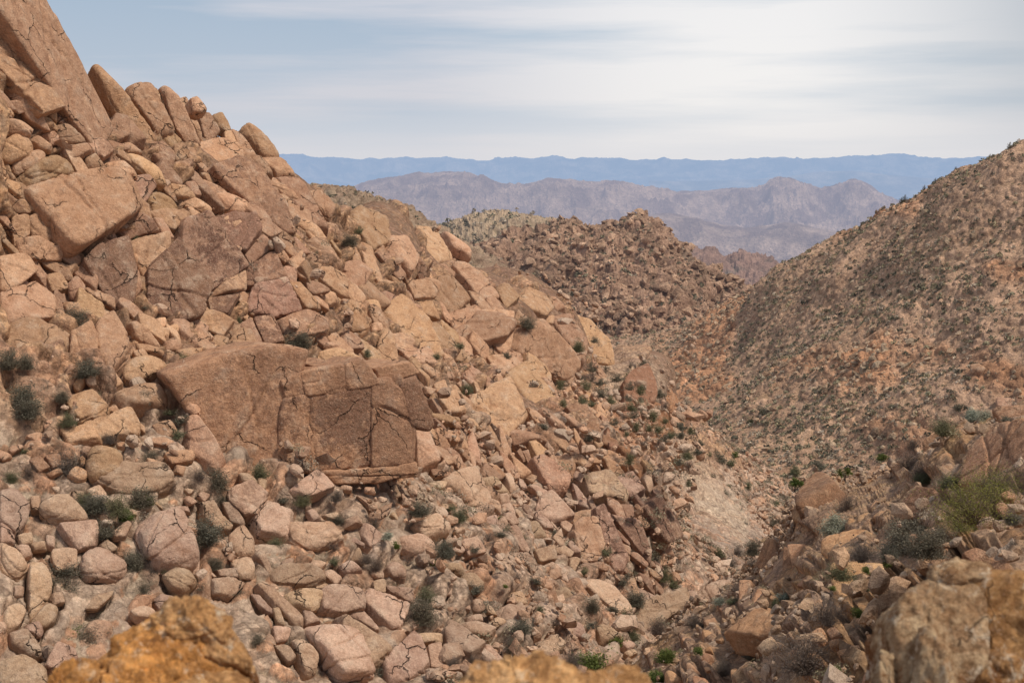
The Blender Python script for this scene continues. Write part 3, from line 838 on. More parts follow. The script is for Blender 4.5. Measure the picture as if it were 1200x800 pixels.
# tints
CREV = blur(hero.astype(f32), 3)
idb = np.where(in2 & (h2 > .25), id2, id1)
cb = mixc(mixc(TAN, PINK, sstep(idb, .3, .9)), np.broadcast_to(DARKR*1.1, (*idb.shape, 3)) * 1.0, (1 - sstep(hb, .02, .22)) * .6)  # low spots between blocks darkened: litter colour plus painted shade
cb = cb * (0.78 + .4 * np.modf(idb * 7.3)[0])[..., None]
tmax = np.maximum(t1 * 2, np.maximum(t2, t3)); tid = np.where(t1 > .1, tid1, np.where(t2 > .1, tid2, tid3))
ct = mixc(mixc(PINK, GREYR, sstep(tid, .2, .8)), np.broadcast_to(SOIL, (*tid.shape, 3)), (1 - sstep(tmax, .01, .1)))
ct = ct * (0.8 + .35 * np.modf(tid * 9.1)[0])[..., None]
tint = mixc(ct, cb, bed)
tint = mixc(tint, np.broadcast_to(DARKR * .75, tint.shape), CREV * (.25 + .42 * bed))  # crevice shade painted into the ground tint under and around rocks
depthmask = sstep(px, 450, 750)[..., None]
gul = np.exp(-(((py - (428 + (px - 700) * 1.04)) / 22) ** 2)) * (px > 690) * (px < 880)
tint = mixc(tint, np.broadcast_to(SOIL, tint.shape), gul * .75)
tint = tint * (1 - depthmask) + (tint * CARR(.98, .98, 1.0)) * depthmask
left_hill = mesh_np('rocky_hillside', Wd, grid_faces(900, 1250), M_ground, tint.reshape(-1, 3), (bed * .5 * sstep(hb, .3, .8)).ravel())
tag(left_hill, kind='structure')
LEFT_DISP = disp
del h1, h2, h3_, t1, t2, t3

# ---------------- right hill
crest = [(1420,90,270),(1320,120,280),(1200,167,300),(1120,192,320),(1080,218,335),(1040,243,350),(1000,266,365),(950,297,385),(905,322,400),(870,347,420),(820,374,440),(760,395,460),(700,405,480)]
bot = [(1420,680,186),(1320,665,190),(1200,645,196),(1120,628,202),(1050,608,208),(990,595,214),(950,588,218),(910,578,224),(880,565,232),(840,550,248),(780,520,280),(715,480,330),(660,450,385)]
mid1 = [((x0*.34+x1*.66), (y0*.34+y1*.66), 1/(.34/d0+.66/d1)) for (x0,y0,d0),(x1,y1,d1) in zip(crest,bot)]
mid2 = [((x0*.67+x1*.33), (y0*.67+y1*.33), 1/(.67/d0+.33/d1)*1.0) for (x0,y0,d0),(x1,y1,d1) in zip(crest,bot)]
back = [(x,y+70,d+90) for x,y,d in crest]
front = [(x-10,y+90,d*.9) for x,y,d in bot]
W, PX = loft([front, bot, mid1, mid2, crest, back], 900, 760); N = gnormals(W)
n0 = N.reshape(-1,3).mean(0); n0/=np.linalg.norm(n0); e1=np.cross((0,0,1),n0); e1/=np.linalg.norm(e1); e2=np.cross(n0,e1)
a=(W@e1).astype(f32); b=(W@e2).astype(f32)
up = np.broadcast_to(np.linspace(0,5,760)[:,None], a.shape)
r1,i1,_=pile(a,b,5.5,1.5,.9,.35,11,2.6,.4,.8,.9,1.); r2,i2,_=pile(a,b,2.2,1.4,.8,.55,12,2.6,.4,.75,.9,1.4); r3,i3,_=pile(a,b,1.05,1.3,.5,.6,13,2.6,.4,.75,.9,1.5)
big = fbm(W*.018,4,41)*7 + fbm(W*.07,3,43)*1.6
# spur outcrops of brown rock
outc = sstep(fbm(W*np.array([.028,.02,.045]),4,45), .12, .34)
top = sstep(up, 3.2, 4.2)
rk = np.maximum(outc, .0)
disp = big + (r1*1.5*(.15+.85*np.maximum(outc,top*.35))) + r2*.75*(.5+.5*rk) + r3*.4
Wr = W + N*disp[...,None]
surfaces['right'] = (Wr, N, PX)
RG=CARR(.33,.22,.145); TANS=CARR(.42,.30,.195); OL=CARR(.37,.265,.165)
g=sstep(fbm(W*.035,4,47),-.25,.3)
tint=mixc(np.broadcast_to(OL,(*a.shape,3)),np.broadcast_to(TANS,(*a.shape,3)),g)
rockf=np.clip(sstep(np.maximum(r1*.8,np.maximum(r2,r3)),.05,.3)*.65,0,1)
idm=np.where(r1>.1,i1,np.where(r2>.1,i2,i3))
rc=mixc(np.broadcast_to(RG,(*a.shape,3)),np.broadcast_to(CARR(.46,.33,.225),(*a.shape,3)),idm)
tint=mixc(tint,rc,rockf); tint=mixc(tint,np.broadcast_to(CARR(.42,.235,.125),(*a.shape,3))*(.6+.7*idm)[...,None],outc*.75)
RIGHT_OUTC = outc
tint = tint * CARR(1.14, 1.03, 1.05)
o=mesh_np('shrubby_hillside',Wr,grid_faces(760,900),M_hill,tint.reshape(-1,3)); tag(o,kind='structure')

# ---------------- generic far hill
def far_hill(name, crest, ybot, dbot, cell, nu, nv, mat, cols, relief, seed, dback, skirt=(60, .8), rocky=1., freq=None):
    rows=[]
    for f in (0.,.5,1.):
        rows.append([(x, (1-f)*ybot+f*y, 1/((1-f)/dbot+f/d)) for x,y,d in crest])
    rows=[[(x,y+skirt[0],d*skirt[1]) for x,y,d in rows[0]]]+rows+[[(x,y+60,d+dback) for x,y,d in crest]]
    W,PX=loft(rows,nu,nv); N=gnormals(W)
    n0=N.reshape(-1,3).mean(0); n0/=np.linalg.norm(n0); e1=np.cross((0,0,1),n0); e1/=np.linalg.norm(e1); e2=np.cross(n0,e1)
    a=(W@e1).astype(f32); b=(W@e2).astype(f32)
    fr = freq or .25/ cell
    env = 1.
    if rocky:
        p1,i1,_=pile(a,b,cell*2.4,1.5,.8,.7,seed,3,.45,.85,.9,.8); p2,i2,_=pile(a,b,cell,1.4,.8,.85,seed+1,2.8,.45,.8,.9,1.2)
        d=p1*cell*1.1+p2*cell*.6; idm=np.where(p2>.3,i2,i1); lo=sstep(p1+p2,.05,.6)
    else:
        d=0; idm=sstep(fbm(W*fr*3,3,seed),-.4,.4); lo=1-.0*idm
    r=(fbm(W*fr,7,seed+2,.56,ridged=True)-.25)*relief*(1 if rocky else (1-.75*sstep(np.broadcast_to(np.linspace(0,4,nv)[:,None],a.shape),2.4,3.)))
    Wd=W+N*(d+r-cell*1.15*(rocky>0))[...,None] if rocky else W+np.stack([0*r,0*r,r*1.],-1)
    tint=mixc(np.broadcast_to(cols[0],(*a.shape,3)),np.broadcast_to(cols[1],(*a.shape,3)),idm)
    tint=mixc(np.broadcast_to(cols[2],(*a.shape,3)),tint,lo*np.ones_like(idm))
    o=mesh_np(name,Wd,grid_faces(nv,nu),mat,tint.reshape(-1,3)); tag(o,kind='structure')
    surfaces[name]=(Wd,N,PX)
    return o
far_hill('boulder_knob_hill',[(470,330,500),(520,308,510),(560,292,520),(600,273,530),(640,264,540),(665,262,545),(690,266,545),(712,264,545),(735,254,550),(760,257,550),(790,280,545),(820,304,540),(850,324,530),(880,340,520),(930,370,520)],
 440,430,2.6,620,420,M_mid,(CARR(.40,.255,.18),CARR(.28,.175,.125),CARR(.23,.165,.12)),5.0,61,90)
far_hill('ridge_behind',[(300,240,320),(340,226,330),(370,218,330),(400,220,330),(430,226,335),(470,239,345),(520,268,360),(560,292,380),(620,335,400)],
 400,260,1.6,420,260,M_mid,(CARR(.36,.26,.185),CARR(.28,.19,.135),CARR(.22,.18,.12)),1.5,71,60)
far_hill('low_tan_hill',[(440,310,1000),(500,278,1000),(525,264,1000),(555,252,1000),(590,249,1000),(630,256,1000),(665,264,1000),(720,292,1000),(780,330,1000)],
 380,820,1.3,420,240,M_mid,(CARR(.44,.33,.23),CARR(.38,.275,.19),CARR(.35,.27,.18)),5,81,160)
far_hill('dark_saddle_hill',[(700,330,1900),(760,300,1900),(800,290,1900),(830,294,1900),(850,301,1900),(870,298,1900),(900,303,1900),(935,330,1900)],
 400,1500,8.0,300,160,M_mid,(CARR(.30,.19,.15),CARR(.24,.15,.12),CARR(.2,.15,.12)),14,91,300)
MM=(CARR(.42,.31,.24),CARR(.17,.12,.10),CARR(.2,.2,.2))
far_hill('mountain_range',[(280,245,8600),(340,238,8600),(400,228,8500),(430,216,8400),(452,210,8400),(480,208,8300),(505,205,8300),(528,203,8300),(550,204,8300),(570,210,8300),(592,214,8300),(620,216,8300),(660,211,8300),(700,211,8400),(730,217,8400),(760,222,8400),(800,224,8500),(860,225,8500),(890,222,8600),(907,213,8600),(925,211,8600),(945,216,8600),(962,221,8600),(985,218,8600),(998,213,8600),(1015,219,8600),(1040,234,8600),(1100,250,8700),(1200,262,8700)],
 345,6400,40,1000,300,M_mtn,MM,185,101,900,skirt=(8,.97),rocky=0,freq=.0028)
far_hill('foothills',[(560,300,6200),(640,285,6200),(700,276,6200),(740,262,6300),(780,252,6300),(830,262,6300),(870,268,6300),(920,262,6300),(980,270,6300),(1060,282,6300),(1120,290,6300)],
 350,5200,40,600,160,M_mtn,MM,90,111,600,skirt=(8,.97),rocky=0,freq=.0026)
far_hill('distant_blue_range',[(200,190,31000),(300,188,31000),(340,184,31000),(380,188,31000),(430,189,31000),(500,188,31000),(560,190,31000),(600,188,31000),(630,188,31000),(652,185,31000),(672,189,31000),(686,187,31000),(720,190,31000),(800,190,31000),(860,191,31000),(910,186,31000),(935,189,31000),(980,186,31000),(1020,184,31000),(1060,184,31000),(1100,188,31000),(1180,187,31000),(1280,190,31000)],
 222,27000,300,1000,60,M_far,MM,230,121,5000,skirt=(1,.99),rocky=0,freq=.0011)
far_hill('haze_blue_foothills',[(760,214,22000),(860,214,22000),(920,210,22000),(960,204,22000),(1000,203,22000),(1040,207,22000),(1100,212,22000),(1200,216,22000)],
 232,20000,300,400,50,M_far,MM,60,131,3000,skirt=(1,.99),rocky=0,freq=.0008)

# ---------------- desert plain to the horizon (falls back under the near hills)
pl=[]; rr=np.array([0,300,900,2000,4000,7000,12000,20000,40000,90000,180000.]); zz=np.array([-140,-150,-190,-330,-440,-470,-480,-480,-480,-480,-480.])
ang=np.linspace(0,2*math.pi,97)
V=np.stack([rr[:,None]*np.cos(ang),rr[:,None]*np.sin(ang),np.repeat(zz[:,None],97,1)],-1)
o=mesh_np('desert_ground',V,grid_faces(11,97),M_mtn,np.broadcast_to(CARR(.34,.27,.2),(11*97,3))); tag(o,kind='structure')

# ---------------- near slope (lower right)
far=[(560,900,44),(640,850,47),(720,795,50),(800,742,54),(870,692,58),(925,640,62),(958,588,60),(1010,575,55),(1055,556,50),(1095,522,45),(1150,492,41),(1210,472,38),(1330,430,34),(1480,400,30)]
nearr=[(330,1160,18),(450,1130,17.5),(560,1110,17),(680,1080,16),(790,1050,14.5),(880,1010,13),(950,970,12),(1010,940,11),(1060,920,10.5),(1110,905,10),(1160,890,9.5),(1240,880,9),(1360,860,8.5),(1500,850,8)]
ma=[(x0*.62+x1*.38,y0*.62+y1*.38,1/(.62/d0+.38/d1)) for (x0,y0,d0),(x1,y1,d1) in zip(far,nearr)]
mb=[(x0*.28+x1*.72,y0*.28+y1*.72,1/(.28/d0+.72/d1)) for (x0,y0,d0),(x1,y1,d1) in zip(far,nearr)]
fb=[(x-10,y+45,d+7) for x,y,d in far]; fb2=[(x-20,y+130,d+9) for x,y,d in far]
nr2=[(x*1.0,y+420,d*.55) for x,y,d in nearr]
W,PX=loft([nr2,nearr,mb,ma,far,fb,fb2],950,760); N=gnormals(W)
n0=N.reshape(-1,3).mean(0); n0/=np.linalg.norm(n0); e1=np.cross((0,0,1),n0); e1/=np.linalg.norm(e1); e2=np.cross(n0,e1)
a=(W@e1).astype(f32); b=(W@e2).astype(f32); up=np.broadcast_to(np.linspace(0,6,760)[:,None],a.shape); px,py=PX[...,0],PX[...,1]
t1,d1,_=pile(a,b,2.6,1.4,.5,.5,24,5,.4,.8,.9,.6,1,.2); t2,d2,_=pile(a,b,.95,1.3,.5,.5,25,2.9,.4,.75,.9,1.4); t3,d3,_=pile(a,b,.34,1.25,.3,.6,26,2.6,.4,.75,.9,1.5); t4,d4,_=pile(a,b,.14,1.25,.3,.5,27,2.6,.4,.75,.9,1.5)
big=fbm(W*.16,4,51)*.75+fbm(W*.6,4,53)*.22
surfaces['near']=(W+N*big[...,None],N,PX)
ledge=sstep(fbm(W*.22,3,58),-.05,.25)
hh=np.maximum(np.maximum(t1*.9*ledge,t2*.35),np.maximum(t3*.15,t4*.06))
hero=hero_mask(PX)
disp=big+blur(np.where(hero,-.15,hh*(1-.6*np.clip(blur(hero.astype(f32),12)*1.6,0,1))),1)
Wn=W+N*disp[...,None]+N*(fbm(W*4,3,66)*.05)[...,None]
idm=np.where(t1*ledge>.15,d1,np.where(t2>.1,d2,d3)); cov=sstep(np.maximum(t1*ledge,np.maximum(t2,t3)),.02,.12)
base=np.broadcast_to(CARR(.42,.28,.165),(*a.shape,3))
rock=mixc(np.broadcast_to(CARR(.42,.265,.16),(*a.shape,3)),np.broadcast_to(CARR(.36,.25,.18),(*a.shape,3)),idm)*(.75+.4*np.modf(idm*7)[0])[...,None]
tint=mixc(base,rock,cov)
tint=mixc(tint,np.broadcast_to(CARR(.40,.24,.115),(*a.shape,3)),sstep(fbm(W*.25,3,59),.05,.35)*.6)
o=mesh_np('near_slope',Wn,grid_faces(760,950),M_near,tint.reshape(-1,3),(.35*cov*ledge).ravel()); tag(o,kind='structure')
NEAR_DISP=disp
# ground the photographer stands on
gx,gy=np.meshgrid(np.linspace(-14,14,160),np.linspace(-12,7.2,130)); gz=-1.95-np.clip(gy-3.9,0,9)*1.25-.16*np.clip(gy,0,3.9)-np.clip(gx,0,20)*.05
V=np.stack([gx,gy,gz],-1); V[...,2]+=fbm(V*1.1,4,77)*.14
o=mesh_np('viewpoint_ground',V,grid_faces(130,160),M_near,np.broadcast_to(CARR(.38,.27,.18),(130*160,3))); tag(o,kind='structure')
print('terrain', round(time.time()-T0,1))
# ------------------------------------------------------------------ coarse surface lookup
def make_bvh(W, step=6):
    w_=W[::step,::step]; nv,nu=w_.shape[:2]
    return BVHTree.FromPolygons([tuple(v) for v in w_.reshape(-1,3)],[tuple(int(i) for i in q) for q in grid_faces(nv,nu)])
BV={k:make_bvh(surfaces[k][0]) for k in ('left','near','right')}
def hit(px,py,order=('near','left','right')):
    d=Vector(P(px,py,1.)).normalized(); best=None
    for k in order:
        h=BV[k].ray_cast(Vector((0,0,0)),d)
        if h[0] is not None and (best is None or h[3]<best[2]): best=(h[0],h[1],h[3],k)
    if best is None: return None
    n=best[1]
    if n.dot(d)>0: n=-n
    return np.array(best[0]),np.array(n),best[2],best[3]

def shape_from_planes(pl,scale,sub,p,size,rough,seed,centre,grooves=0,strata=0.):
    """pl: list of (n(3), d) in local metres; star-shaped rounded polyhedron"""
    U,Fc=ico(sub); D=U*scale
    acc=np.zeros(len(D))
    for n,d in pl:
        tt=np.clip(D@np.asarray(n)/max(d,1e-3),0,None); acc+=tt**p
    r=acc**(-1/p); V=D*r[:,None]
    wp=V/size+seed*7.77
    nn=V/(np.asarray(scale)**1.4); nn/=np.linalg.norm(nn,axis=1,keepdims=True)
    disp=fbm(wp*1.7,4,seed%97)*rough + fbm(wp*5.5,5,seed%89,.62)*rough*.55
    rs=np.random.default_rng(seed)
    for _ in range(grooves):
        ax=rs.normal(size=3); ax/=np.linalg.norm(ax); off=rs.uniform(-.35,.35)
        q=np.abs(wp-seed*7.77)@ax*0+((V/size)@ax-off)+fbm(wp*1.3,3,seed%53)*.13
        disp-=np.exp(-(q/.022)**2)*.05+ (q>0)*rs.uniform(-.03,.03)
    if strata: disp+=np.sin((V[:,2]/size+fbm(wp,2,3)*.1)*38)*strata
    return V+nn*(disp*size)[:,None],Fc

KIND={'b':('boulder','boulder',8.5,.058,.18),'k':('rock_block','rock',20,.040,.42),'s':('rock_slab','rock slab',30,.024,.85),'p':('rock_spire','rock spire',16,.045,.40),'j':('bedrock_outcrop','rock outcrop',16,.065,.25)}
SZ={}
PANEL=[i for i,(k,h) in enumerate(HERO[:NTRACED]) if 325<h.mean(0)[0]<492 and 425<h.mean(0)[1]<560 and k in 'sk' or (k=='s' and math.hypot(*(h.mean(0)-(285,480)))<25)]
print('panel',len(PANEL))
PN=np.array([.34,-.93,.10]); PN/=np.linalg.norm(PN)
PC=None
def hero_rock(idx,kind,poly,mat=None,thick=None,depth=None,extra=0):
    name,cat,p,rough,varn=KIND[kind]
    rs=np.random.default_rng(100+idx)
    c0_=poly.mean(0); poly=c0_+(poly-c0_)*(1.28 if idx>=NTRACED and kind!='b' and poly[:,1].mean()<560 else 1)*{'b':1.04,'k':1.09,'s':1.06,'p':1.08,'j':1.13}[kind]
    c=poly.mean(0); area=.5*abs(sum(poly[i][0]*poly[(i+1)%len(poly)][1]-poly[(i+1)%len(poly)][0]*poly[i][1] for i in range(len(poly))))
    hh=hit(*c)
    if hh is None:       # rock stands on the skyline: use the surface a little below it
        for k in range(1,40):
            hh=hit(c[0]-k*2,c[1]+k*3)
            if hh is not None: break
    pos,n,_,where=hh
    view=-P(c[0],c[1],1.); view/=np.linalg.norm(view)
    pxsz=math.sqrt(area); size=pxsz/F*pos[1]
    wv={'b':.9,'k':.7,'s':1.0,'p':1.6,'j':.5}[kind]
    nf=n*.9+view*wv+np.array([0,0,.25])+rs.normal(size=3)*(.13 if kind=='b' else .06); nf/=np.linalg.norm(nf)
    paving = idx>=NTRACED and kind!='b' and poly[:,1].mean()<560
    if paving: nf=n*1.3+view*.6+rs.normal(size=3)*.05; nf/=np.linalg.norm(nf)
    lo=min(size, 3.2); T=lo*{'b':.42,'k':.36,'s':.26,'p':.42,'j':.30}[kind]
    if kind=='s' and area>6000: T=1.0
    if idx in (1,2): T=.45
    lift={'b':.35,'k':.30,'s':.25,'p':.4,'j':.12}[kind]*T*(.35 if paving else 1)+.25*(where=='left')+.2*(where=='near')
    global PC
    panel = idx in PANEL
    if panel:
        if PC is None: PC=hit(350,548)[0]+np.array([0,-.5,0])
        vv=P(c[0],c[1],1.); pos=vv*((PC@PN)/(vv@PN)); nf=PN+rs.normal(size=3)*.02; nf/=np.linalg.norm(nf); T=2.6 if kind=='s' else 2.2; lift=0 if kind=='s' else rs.uniform(-.25,.05)
    hs=[]
    for v_ in poly if not panel else []:
        h_=hit(*(c+(v_-c)*.85),order=(where,))
        if h_ is not None: hs.append(h_[0])
    if len(hs)>=4 and kind in 'skj' and pxsz>26:
        A_=np.array(hs); U_,S_,Vt_=np.linalg.svd(A_-A_.mean(0)); fn=Vt_[2]*np.sign(Vt_[2]@view)
        nf=fn*1.0+view*.55+np.array([0,0,.1]); nf/=np.linalg.norm(nf)
    if hs:
        off=np.array([(h_-pos)@nf for h_ in hs]); lift+=np.clip(np.quantile(off,.8),0,size*.3)
    C0=pos+nf*lift
    e1=np.cross((0,0,1),nf); e1/=np.linalg.norm(e1); e2=np.cross(nf,e1)
    R=P(poly[:,0],poly[:,1],1.); R/=np.linalg.norm(R,axis=1,keepdims=True)
    s=(C0@nf)/(R@nf); Q=R*s[:,None]-C0
    q=np.stack([Q@e1,Q@e2],-1); q=hull2(q); cen=(q.max(0)+q.min(0))/2; C0=C0+e1*cen[0]+e2*cen[1]; q=q-cen
    ctr=C0-nf*T*(1. if panel else .35)
    pl=[]
    for i in range(len(q)):
        A,B=q[i],q[(i+1)%len(q)]; e=B-A; L=math.hypot(*e)
        if L<1e-3: continue
        nn=np.array([e[1],-e[0]])/L; d=nn@A
        if d<0: nn,d=-nn,-d
        tl=rs.uniform(-.12,.28)*(0 if panel else 1); v=np.array([nn[0],nn[1],tl]); pl.append((v/np.linalg.norm(v),(d+ .35*T*tl)/np.linalg.norm(v)*1.01+.008*size))
    tb=rs.normal(size=2)*(.01 if panel else .16); v=np.array([tb[0],tb[1],1]); pl.append((v/np.linalg.norm(v),T*1.0))
    if kind in 'bkpj' and not panel:
        for _ in range(7 if kind=='b' else 2 if paving else 4):
            an=rs.uniform(0,6.28); v=np.array([math.cos(an),math.sin(an),rs.uniform(.5,2.2)]); v/=np.linalg.norm(v)
            sup=max(q@v[:2]); pl.append((v,(rs.uniform(.70,.9) if kind=='b' else rs.uniform(.80,1.0))*(sup+T*v[2])))
    pl.append((np.array([0,0,-1.]),T*1.6))
    hx,hy=(q.max(0)-q.min(0))/2
    sub=4 if pxsz<20 else 5 if pxsz<60 else 6
    sz=min(size,3.0) if kind!='s' else min(size,2.6)
    V,Fc=shape_from_planes(pl,(hx,hy,T*1.2),sub,p,sz,rough,100+idx,None,grooves=int(rs.integers(1,4))+(2 if pxsz>40 else 0) if pxsz>13 else 0)
    Vw=ctr+V[:,:1]*e1+V[:,1:2]*e2+V[:,2:3]*nf
    base={'b':TAN*.55+PINK*.5,'k':PINK*.75+TAN*.3,'s':DARKR*.5+PINK*.62,'p':TAN*.6+PINK*.42,'j':TAN*.6+PINK*.4}[kind]
    if idx<3: base=PINK*.85+TAN*.15
    py=c[1]; px=c[0]
    if where=='near': base=base*CARR(1.02,.96,.88)
    if py>560 and where=='left': base=base*.5+(GREYR*1.14)*.5
    tint=base*rs.uniform(.72,1.14)*CARR(1,rs.uniform(.96,1.015),rs.uniform(.93,1.07))
    if panel: tint=(PINK*.86+DARKR*.14)*CARR(1.04,1,.94)*(1+.03*rs.normal())
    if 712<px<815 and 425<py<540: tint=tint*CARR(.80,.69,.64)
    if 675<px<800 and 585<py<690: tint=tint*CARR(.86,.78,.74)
    varnv=np.clip(varn*rs.uniform(.6,1.2),0,1)*(.35 if idx<3 else 1)
    org=Vw[np.argmin(Vw[:,2])].copy(); org[:2]=Vw.mean(0)[:2]
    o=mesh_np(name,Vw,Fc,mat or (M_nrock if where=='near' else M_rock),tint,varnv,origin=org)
    SZ[o.name]=(pxsz,kind,c,np.ptp(poly,axis=0),float(tint.mean()),varnv)
    return o
HOBJ=[]
for i,(k,h) in enumerate(HERO): HOBJ.append(hero_rock(i,k,h))
print('heroes',len(HOBJ),round(time.time()-T0,1))

# ------------------------------------------------------------------ foreground rocks (out of focus, close to the lens)
def lump_rock(name,lumps,label,tints,seed,mat=M_fore,sub=6,sz=.12,rough=.28,chips=12):
    Vs=[];Fs=[];Ts=[];off=0
    for j,(pts,d,T,push) in enumerate(lumps):
        poly=hull2(np.array(pts,float)); c=poly.mean(0); C0=P(c[0],c[1],d)
        view=-C0/np.linalg.norm(C0); rs=np.random.default_rng(seed+j)
        nf=view+np.array([.05,0,.55])+rs.normal(size=3)*.1; nf/=np.linalg.norm(nf)
        e1=np.cross((0,0,1),nf); e1/=np.linalg.norm(e1); e2=np.cross(nf,e1)
        R=P(poly[:,0],poly[:,1],1.); s=(C0@nf)/(R@nf); Q=R*s[:,None]-C0
        q=hull2(np.stack([Q@e1,Q@e2],-1)); cen=(q.max(0)+q.min(0))/2; C0=C0+e1*cen[0]+e2*cen[1]; q=q-cen
        pl=[]
        for i in range(len(q)):
            A,B=q[i],q[(i+1)%len(q)]; e=B-A; L=math.hypot(*e)+1e-9; nn=np.array([e[1],-e[0]])/L; dd=nn@A
            if dd<0: nn,dd=-nn,-dd
            tl=rs.uniform(-.05,.3); v=np.array([*nn,tl]); pl.append((v/np.linalg.norm(v),dd*1.02/np.linalg.norm(v)))
        v=np.array([*rs.normal(size=2)*.15,1]); pl.append((v/np.linalg.norm(v),T)); pl.append((np.array([0,0,-1.]),T*1.3))
        for _ in range(chips):
            an=rs.uniform(0,6.28); v=np.array([math.cos(an),math.sin(an),rs.uniform(.4,2.2)]); v/=np.linalg.norm(v); sup=max(q@v[:2]); pl.append((v,rs.uniform(.72,.88)*(sup+T*v[2])))
        hx,hy=(q.max(0)-q.min(0))/2
        V,Fc=shape_from_planes(pl,(hx,hy,T*1.2),sub,14,sz,rough,seed+j,None,grooves=3)
        ctr=C0-nf*(T*.5+push); Vs.append(ctr+V[:,:1]*e1+V[:,1:2]*e2+V[:,2:3]*nf); Fs.append(Fc+off); off+=len(V)
        Ts.append(np.broadcast_to(tints[j%len(tints)],(len(V),3)))
    V=np.concatenate(Vs); org=np.array([*V.mean(0)[:2],V[:,2].min()])
    va=.55+.45*(V[:,2]<np.percentile(V[:,2],60))
    o=mesh_np(name,V,np.concatenate(Fs),mat,np.concatenate(Ts),va,origin=org); tag(o,label,'rock'); return o
OR=CARR(.86,.42,.13); OR2=CARR(.86,.50,.22); GB=CARR(.60,.44,.27); GB2=CARR(.52,.30,.13)
lump_rock('foreground_rock',[([(128,742),(150,730),(215,706),(262,745),(292,790),(300,900),(150,900),(132,770)],3.5,.16,.02),
 ([(182,722),(205,700),(235,696),(265,722),(290,760),(296,790),(240,770),(190,740)],3.55,.10,.0),
 ([(112,790),(120,766),(150,762),(185,790),(215,900),(95,900)],3.4,.13,.0),
 ([(55,810),(70,785),(95,764),(118,768),(130,900),(40,900)],3.35,.1,.0),
 ([(200,800),(240,780),(300,800),(330,900),(190,900)],3.35,.12,.0)],
 'rough orange foreground rock, out of focus, at bottom left',[OR,OR2,OR*.9,OR*.75,OR2*.85],301)
lump_rock('foreground_rock',[([(545,790),(585,768),(630,758),(668,768),(695,790),(705,880),(530,880)],3.0,.12,.0),
 ([(665,790),(700,776),(735,775),(758,790),(768,880),(650,880)],3.1,.1,.0)],
 'low pale orange rock, out of focus, cut by the bottom edge',[OR2,OR2*.85],331)
lump_rock('foreground_rock',[([(1036,702),(1052,682),(1088,668),(1125,658),(1150,668),(1160,760),(1125,840),(1036,840)],3.9,.22,.0),
 ([(1118,700),(1140,662),(1200,676),(1290,690),(1290,900),(1124,900)],3.8,.22,.0),
 ([(1030,756),(1062,758),(1070,900),(1028,900)],3.7,.16,.0),
 ([(1060,738),(1100,728),(1122,760),(1126,900),(1050,900)],3.65,.15,.0),
 ([(1085,668),(1125,657),(1160,672),(1155,700),(1095,705)],3.95,.12,-.02)],
 'big brown and orange foreground rock, out of focus, at bottom right',[GB,GB2*1.1,GB*.8,GB*.85,GB*1.15],351,chips=2,rough=.17)
tag(HOBJ[0],'tallest summit slab, smooth and steep, filling the upper left corner','rock slab')

# ------------------------------------------------------------------ loose rubble (stuff)
def rock_proto(seed,sub,p=8):
    rs=np.random.default_rng(seed); U,Fc=ico(sub); sc=np.array([1,rs.uniform(.6,.95),rs.uniform(.4,.75)]); D=U*sc; acc=np.zeros(len(D))
    for _ in range(11):
        v=rs.normal(size=3); v/=np.linalg.norm(v); acc+=np.clip(D@v/ (rs.uniform(.55,.85)*math.sqrt(((v*sc)**2).sum())),0,None)**p
    return D*(acc**(-1/p))[:,None],Fc
def scatter_pts(key,W,disp,n,weight,rs):
    _,N,PX=surfaces[key]; nv,nu=W.shape[:2]; w_=weight.ravel().astype(float); w_/=w_.sum()
    c=np.cumsum(w_); idx=np.searchsorted(c,rs.random(n)); idx=np.clip(idx,0,nv*nu-1); return idx
def joined(name,idx,Wp,N,sizes,protos,mat,rs,tints,sink=.15,smooth=False,varn=None,upright=False):
    Pp=Wp.reshape(-1,3)[idx]; Nn=N.reshape(-1,3)[idx]; Vs=[];Fs=[];Ts=[];off=0
    for j in range(len(idx)):
        V,Fc=protos[j%len(protos)]; an=rs.uniform(0,6.28); c,s=math.cos(an),math.sin(an)
        z=Nn[j]*(.2 if upright else .8)+(0,0,.8 if upright else .3)+rs.normal(size=3)*(.02 if upright else .22); z/=np.linalg.norm(z); x=np.cross((c,s,0),z); x/=np.linalg.norm(x); y=np.cross(z,x)
        q=V*sizes[j]; Vs.append(Pp[j]+Nn[j]*sizes[j]*sink+q[:,:1]*x+q[:,1:2]*y+q[:,2:]*z); Fs.append(Fc+off); off+=len(V); Ts.append(np.broadcast_to(tints[j],(len(V),3)))
    return mesh_np(name,np.concatenate(Vs),np.concatenate(Fs),mat,np.concatenate(Ts),varn,smooth=smooth)
rs=np.random.default_rng(5)
W,N,PX=surfaces['left']; LW=W+N*LEFT_DISP[...,None]
vis=(PX[...,0]>-20)&(PX[...,0]<930)&(PX[...,1]>0)&(PX[...,1]<830)
upg=np.broadcast_to(np.linspace(0,5,900)[:,None],vis.shape)
clump=sstep(fbm(W*.35,3,91),-.35,.3)
wt=vis*(.06+clump)*np.where(upg<2.4,1.,.13)
wt_area=wt*(W[...,1]**2)    # even on the ground, not on the picture
n=17000; wt_area=wt_area*(upg<3.6); idx=scatter_pts('left',LW,None,n,wt_area,rs)
sz=.08+.42*rs.random(n)**3.4; tints=np.array([ (PINK*(1-q)+GREYR*q)*l for q,l in zip(rs.random(n),rs.uniform(.8,1.3,n))])
PR=[rock_proto(900+i,2,9) for i in range(14)]
o=joined('loose_rubble',idx,LW,N,sz,PR,M_rock,rs,tints,varn=.15); tag(o,'loose angular rubble and stones covering the left slope','rubble',kind='stuff')
W,N,PX=surfaces['near']; NW=W+N*NEAR_DISP[...,None]
vis=(PX[...,0]>600)&(PX[...,0]<1230)&(PX[...,1]>440)&(PX[...,1]<830)
